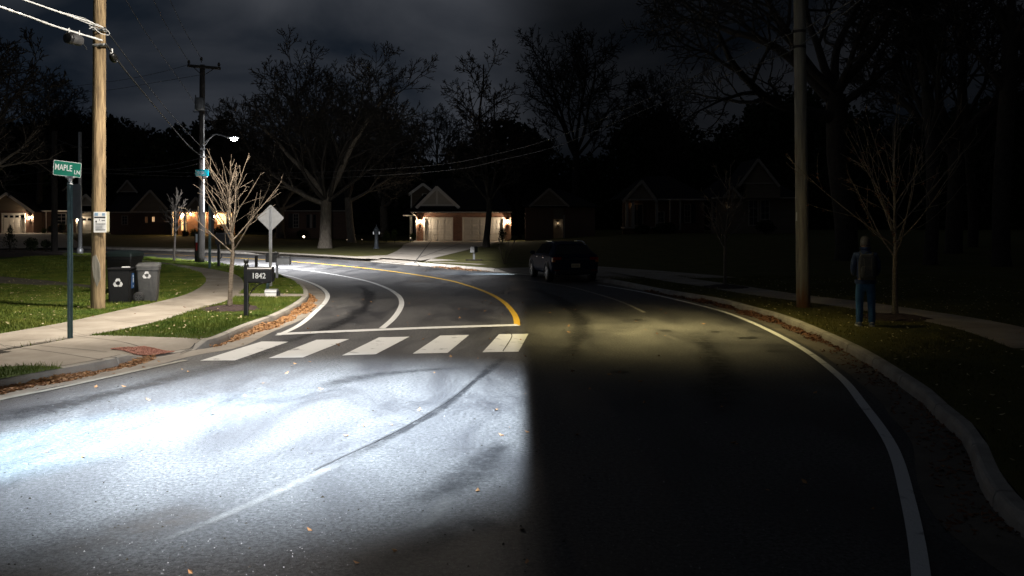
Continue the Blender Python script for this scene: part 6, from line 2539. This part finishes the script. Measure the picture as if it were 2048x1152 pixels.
spot('vehicle_beam', (-.5, .4, .9), (-5.6, 20, 1.15), 5000, 31, .8, (.90, .93, 1.0), .1)
spot('car_beam', (1.15, 35.0, .6), (-3.4, 36.6, 0), 2600, 44, .9, (.62, .82, 1.0), .1)


def head(name, label, base, headp, tilt=0):
    t = thing(name, label, 'street lamp', base)
    q = Vector(headp) - Vector(base)
    arm = catmull([Vector((0, 0, 0)), q * .35 + Vector((0, 0, .55)), q * .75 + Vector((0, 0, .4)), q * .94 + Vector((0, 0, .16))], 8)
    MB().tube(arm, .035, 8).build('arm', M['steel'], t, True)
    hb = MB().ball((q.x, q.y, q.z + .13), (.3, .17, .09), 14)
    hb.build('housing', M['steel'], t, True)
    return t


b1 = G(196, 617, KH) + Vector((.12, -.1, 8.9))
head('street_lamp', 'street lamp head on an arm above the pale wooden pole, over the pavement', b1, L1 + Vector((0, 0, .12)))
head('street_lamp', 'added unseen lamp head on a long arm above the near lane', b1 + Vector((0, -.1, .3)), L3 + Vector((0, 0, .12)))  # fitting added for the pool beam

# ------------------------------------------------------------------ night sky
w = bpy.data.worlds.new('World')
SC.world = w
w.use_nodes = True
nt = w.node_tree
bg = nt.nodes['Background']
tc = nt.nodes.new('ShaderNodeTexCoord')
mp = N(nt, 'ShaderNodeMapping')
mp.inputs['Scale'].default_value = (1.0, 1.0, 2.3)
mp.inputs['Location'].default_value = (.15, .4, .3)
nt.links.new(tc.outputs['Generated'], mp.inputs['Vector'])
cn = N(nt, 'ShaderNodeTexNoise', Scale=3.6, Detail=6.0, Roughness=.48, Distortion=.4)
nt.links.new(mp.outputs['Vector'], cn.inputs['Vector'])
cr = N(nt, 'ShaderNodeValToRGB')
cr.color_ramp.elements[0].position = .38
cr.color_ramp.elements[0].color = (.0070, .0105, .0165, 1)
cr.color_ramp.elements[1].position = .70
cr.color_ramp.elements[1].color = (.052, .056, .066, 1)
nt.links.new(cn.outputs['Fac'], cr.inputs['Fac'])
sx = N(nt, 'ShaderNodeSeparateXYZ')
nt.links.new(tc.outputs['Generated'], sx.inputs[0])
dv = N(nt, 'ShaderNodeMath', operation='ARCTAN2')
nt.links.new(sx.outputs[0], dv.inputs[0])
nt.links.new(sx.outputs[1], dv.inputs[1])
mr = N(nt, 'ShaderNodeMapRange', interpolation_type='SMOOTHSTEP')
mr.inputs['From Min'].default_value = -.06
mr.inputs['From Max'].default_value = .07
mr.inputs['To Min'].default_value = 1.0
mr.inputs['To Max'].default_value = .22
nt.links.new(dv.outputs[0], mr.inputs['Value'])
mm = N(nt, 'ShaderNodeMix', data_type='RGBA', blend_type='MULTIPLY')
mm.inputs[0].default_value = 1
nt.links.new(cr.outputs['Color'], mm.inputs[6])
nt.links.new(mr.outputs['Result'], mm.inputs[7])
nt.links.new(mm.outputs[2], bg.inputs['Color'])
bg.inputs['Strength'].default_value = 1.0

# ------------------------------------------------------------------ camera, render settings
cd = bpy.data.cameras.new('Camera')
cam = bpy.data.objects.new('Camera', cd)
COL.objects.link(cam)
cam.location = (0, 0, CAMH)
cam.rotation_euler = (PI / 2, 0, 0)
cd.sensor_width = 36
cd.lens = F * 36 / 2048
cd.shift_y = -(576 - HY) / 2048
cd.clip_end = 3000
cd.clip_start = .05
SC.camera = cam
SC.render.resolution_x, SC.render.resolution_y = 1024, 576
SC.view_settings.view_transform = 'Standard'
SC.view_settings.look = 'None'
SC.view_settings.exposure = 0
SC.view_settings.gamma = 1
SC.render.engine = 'CYCLES'
SC.cycles.use_denoising = True
SC.cycles.max_bounces = 5
SC.cycles.sample_clamp_indirect = 4
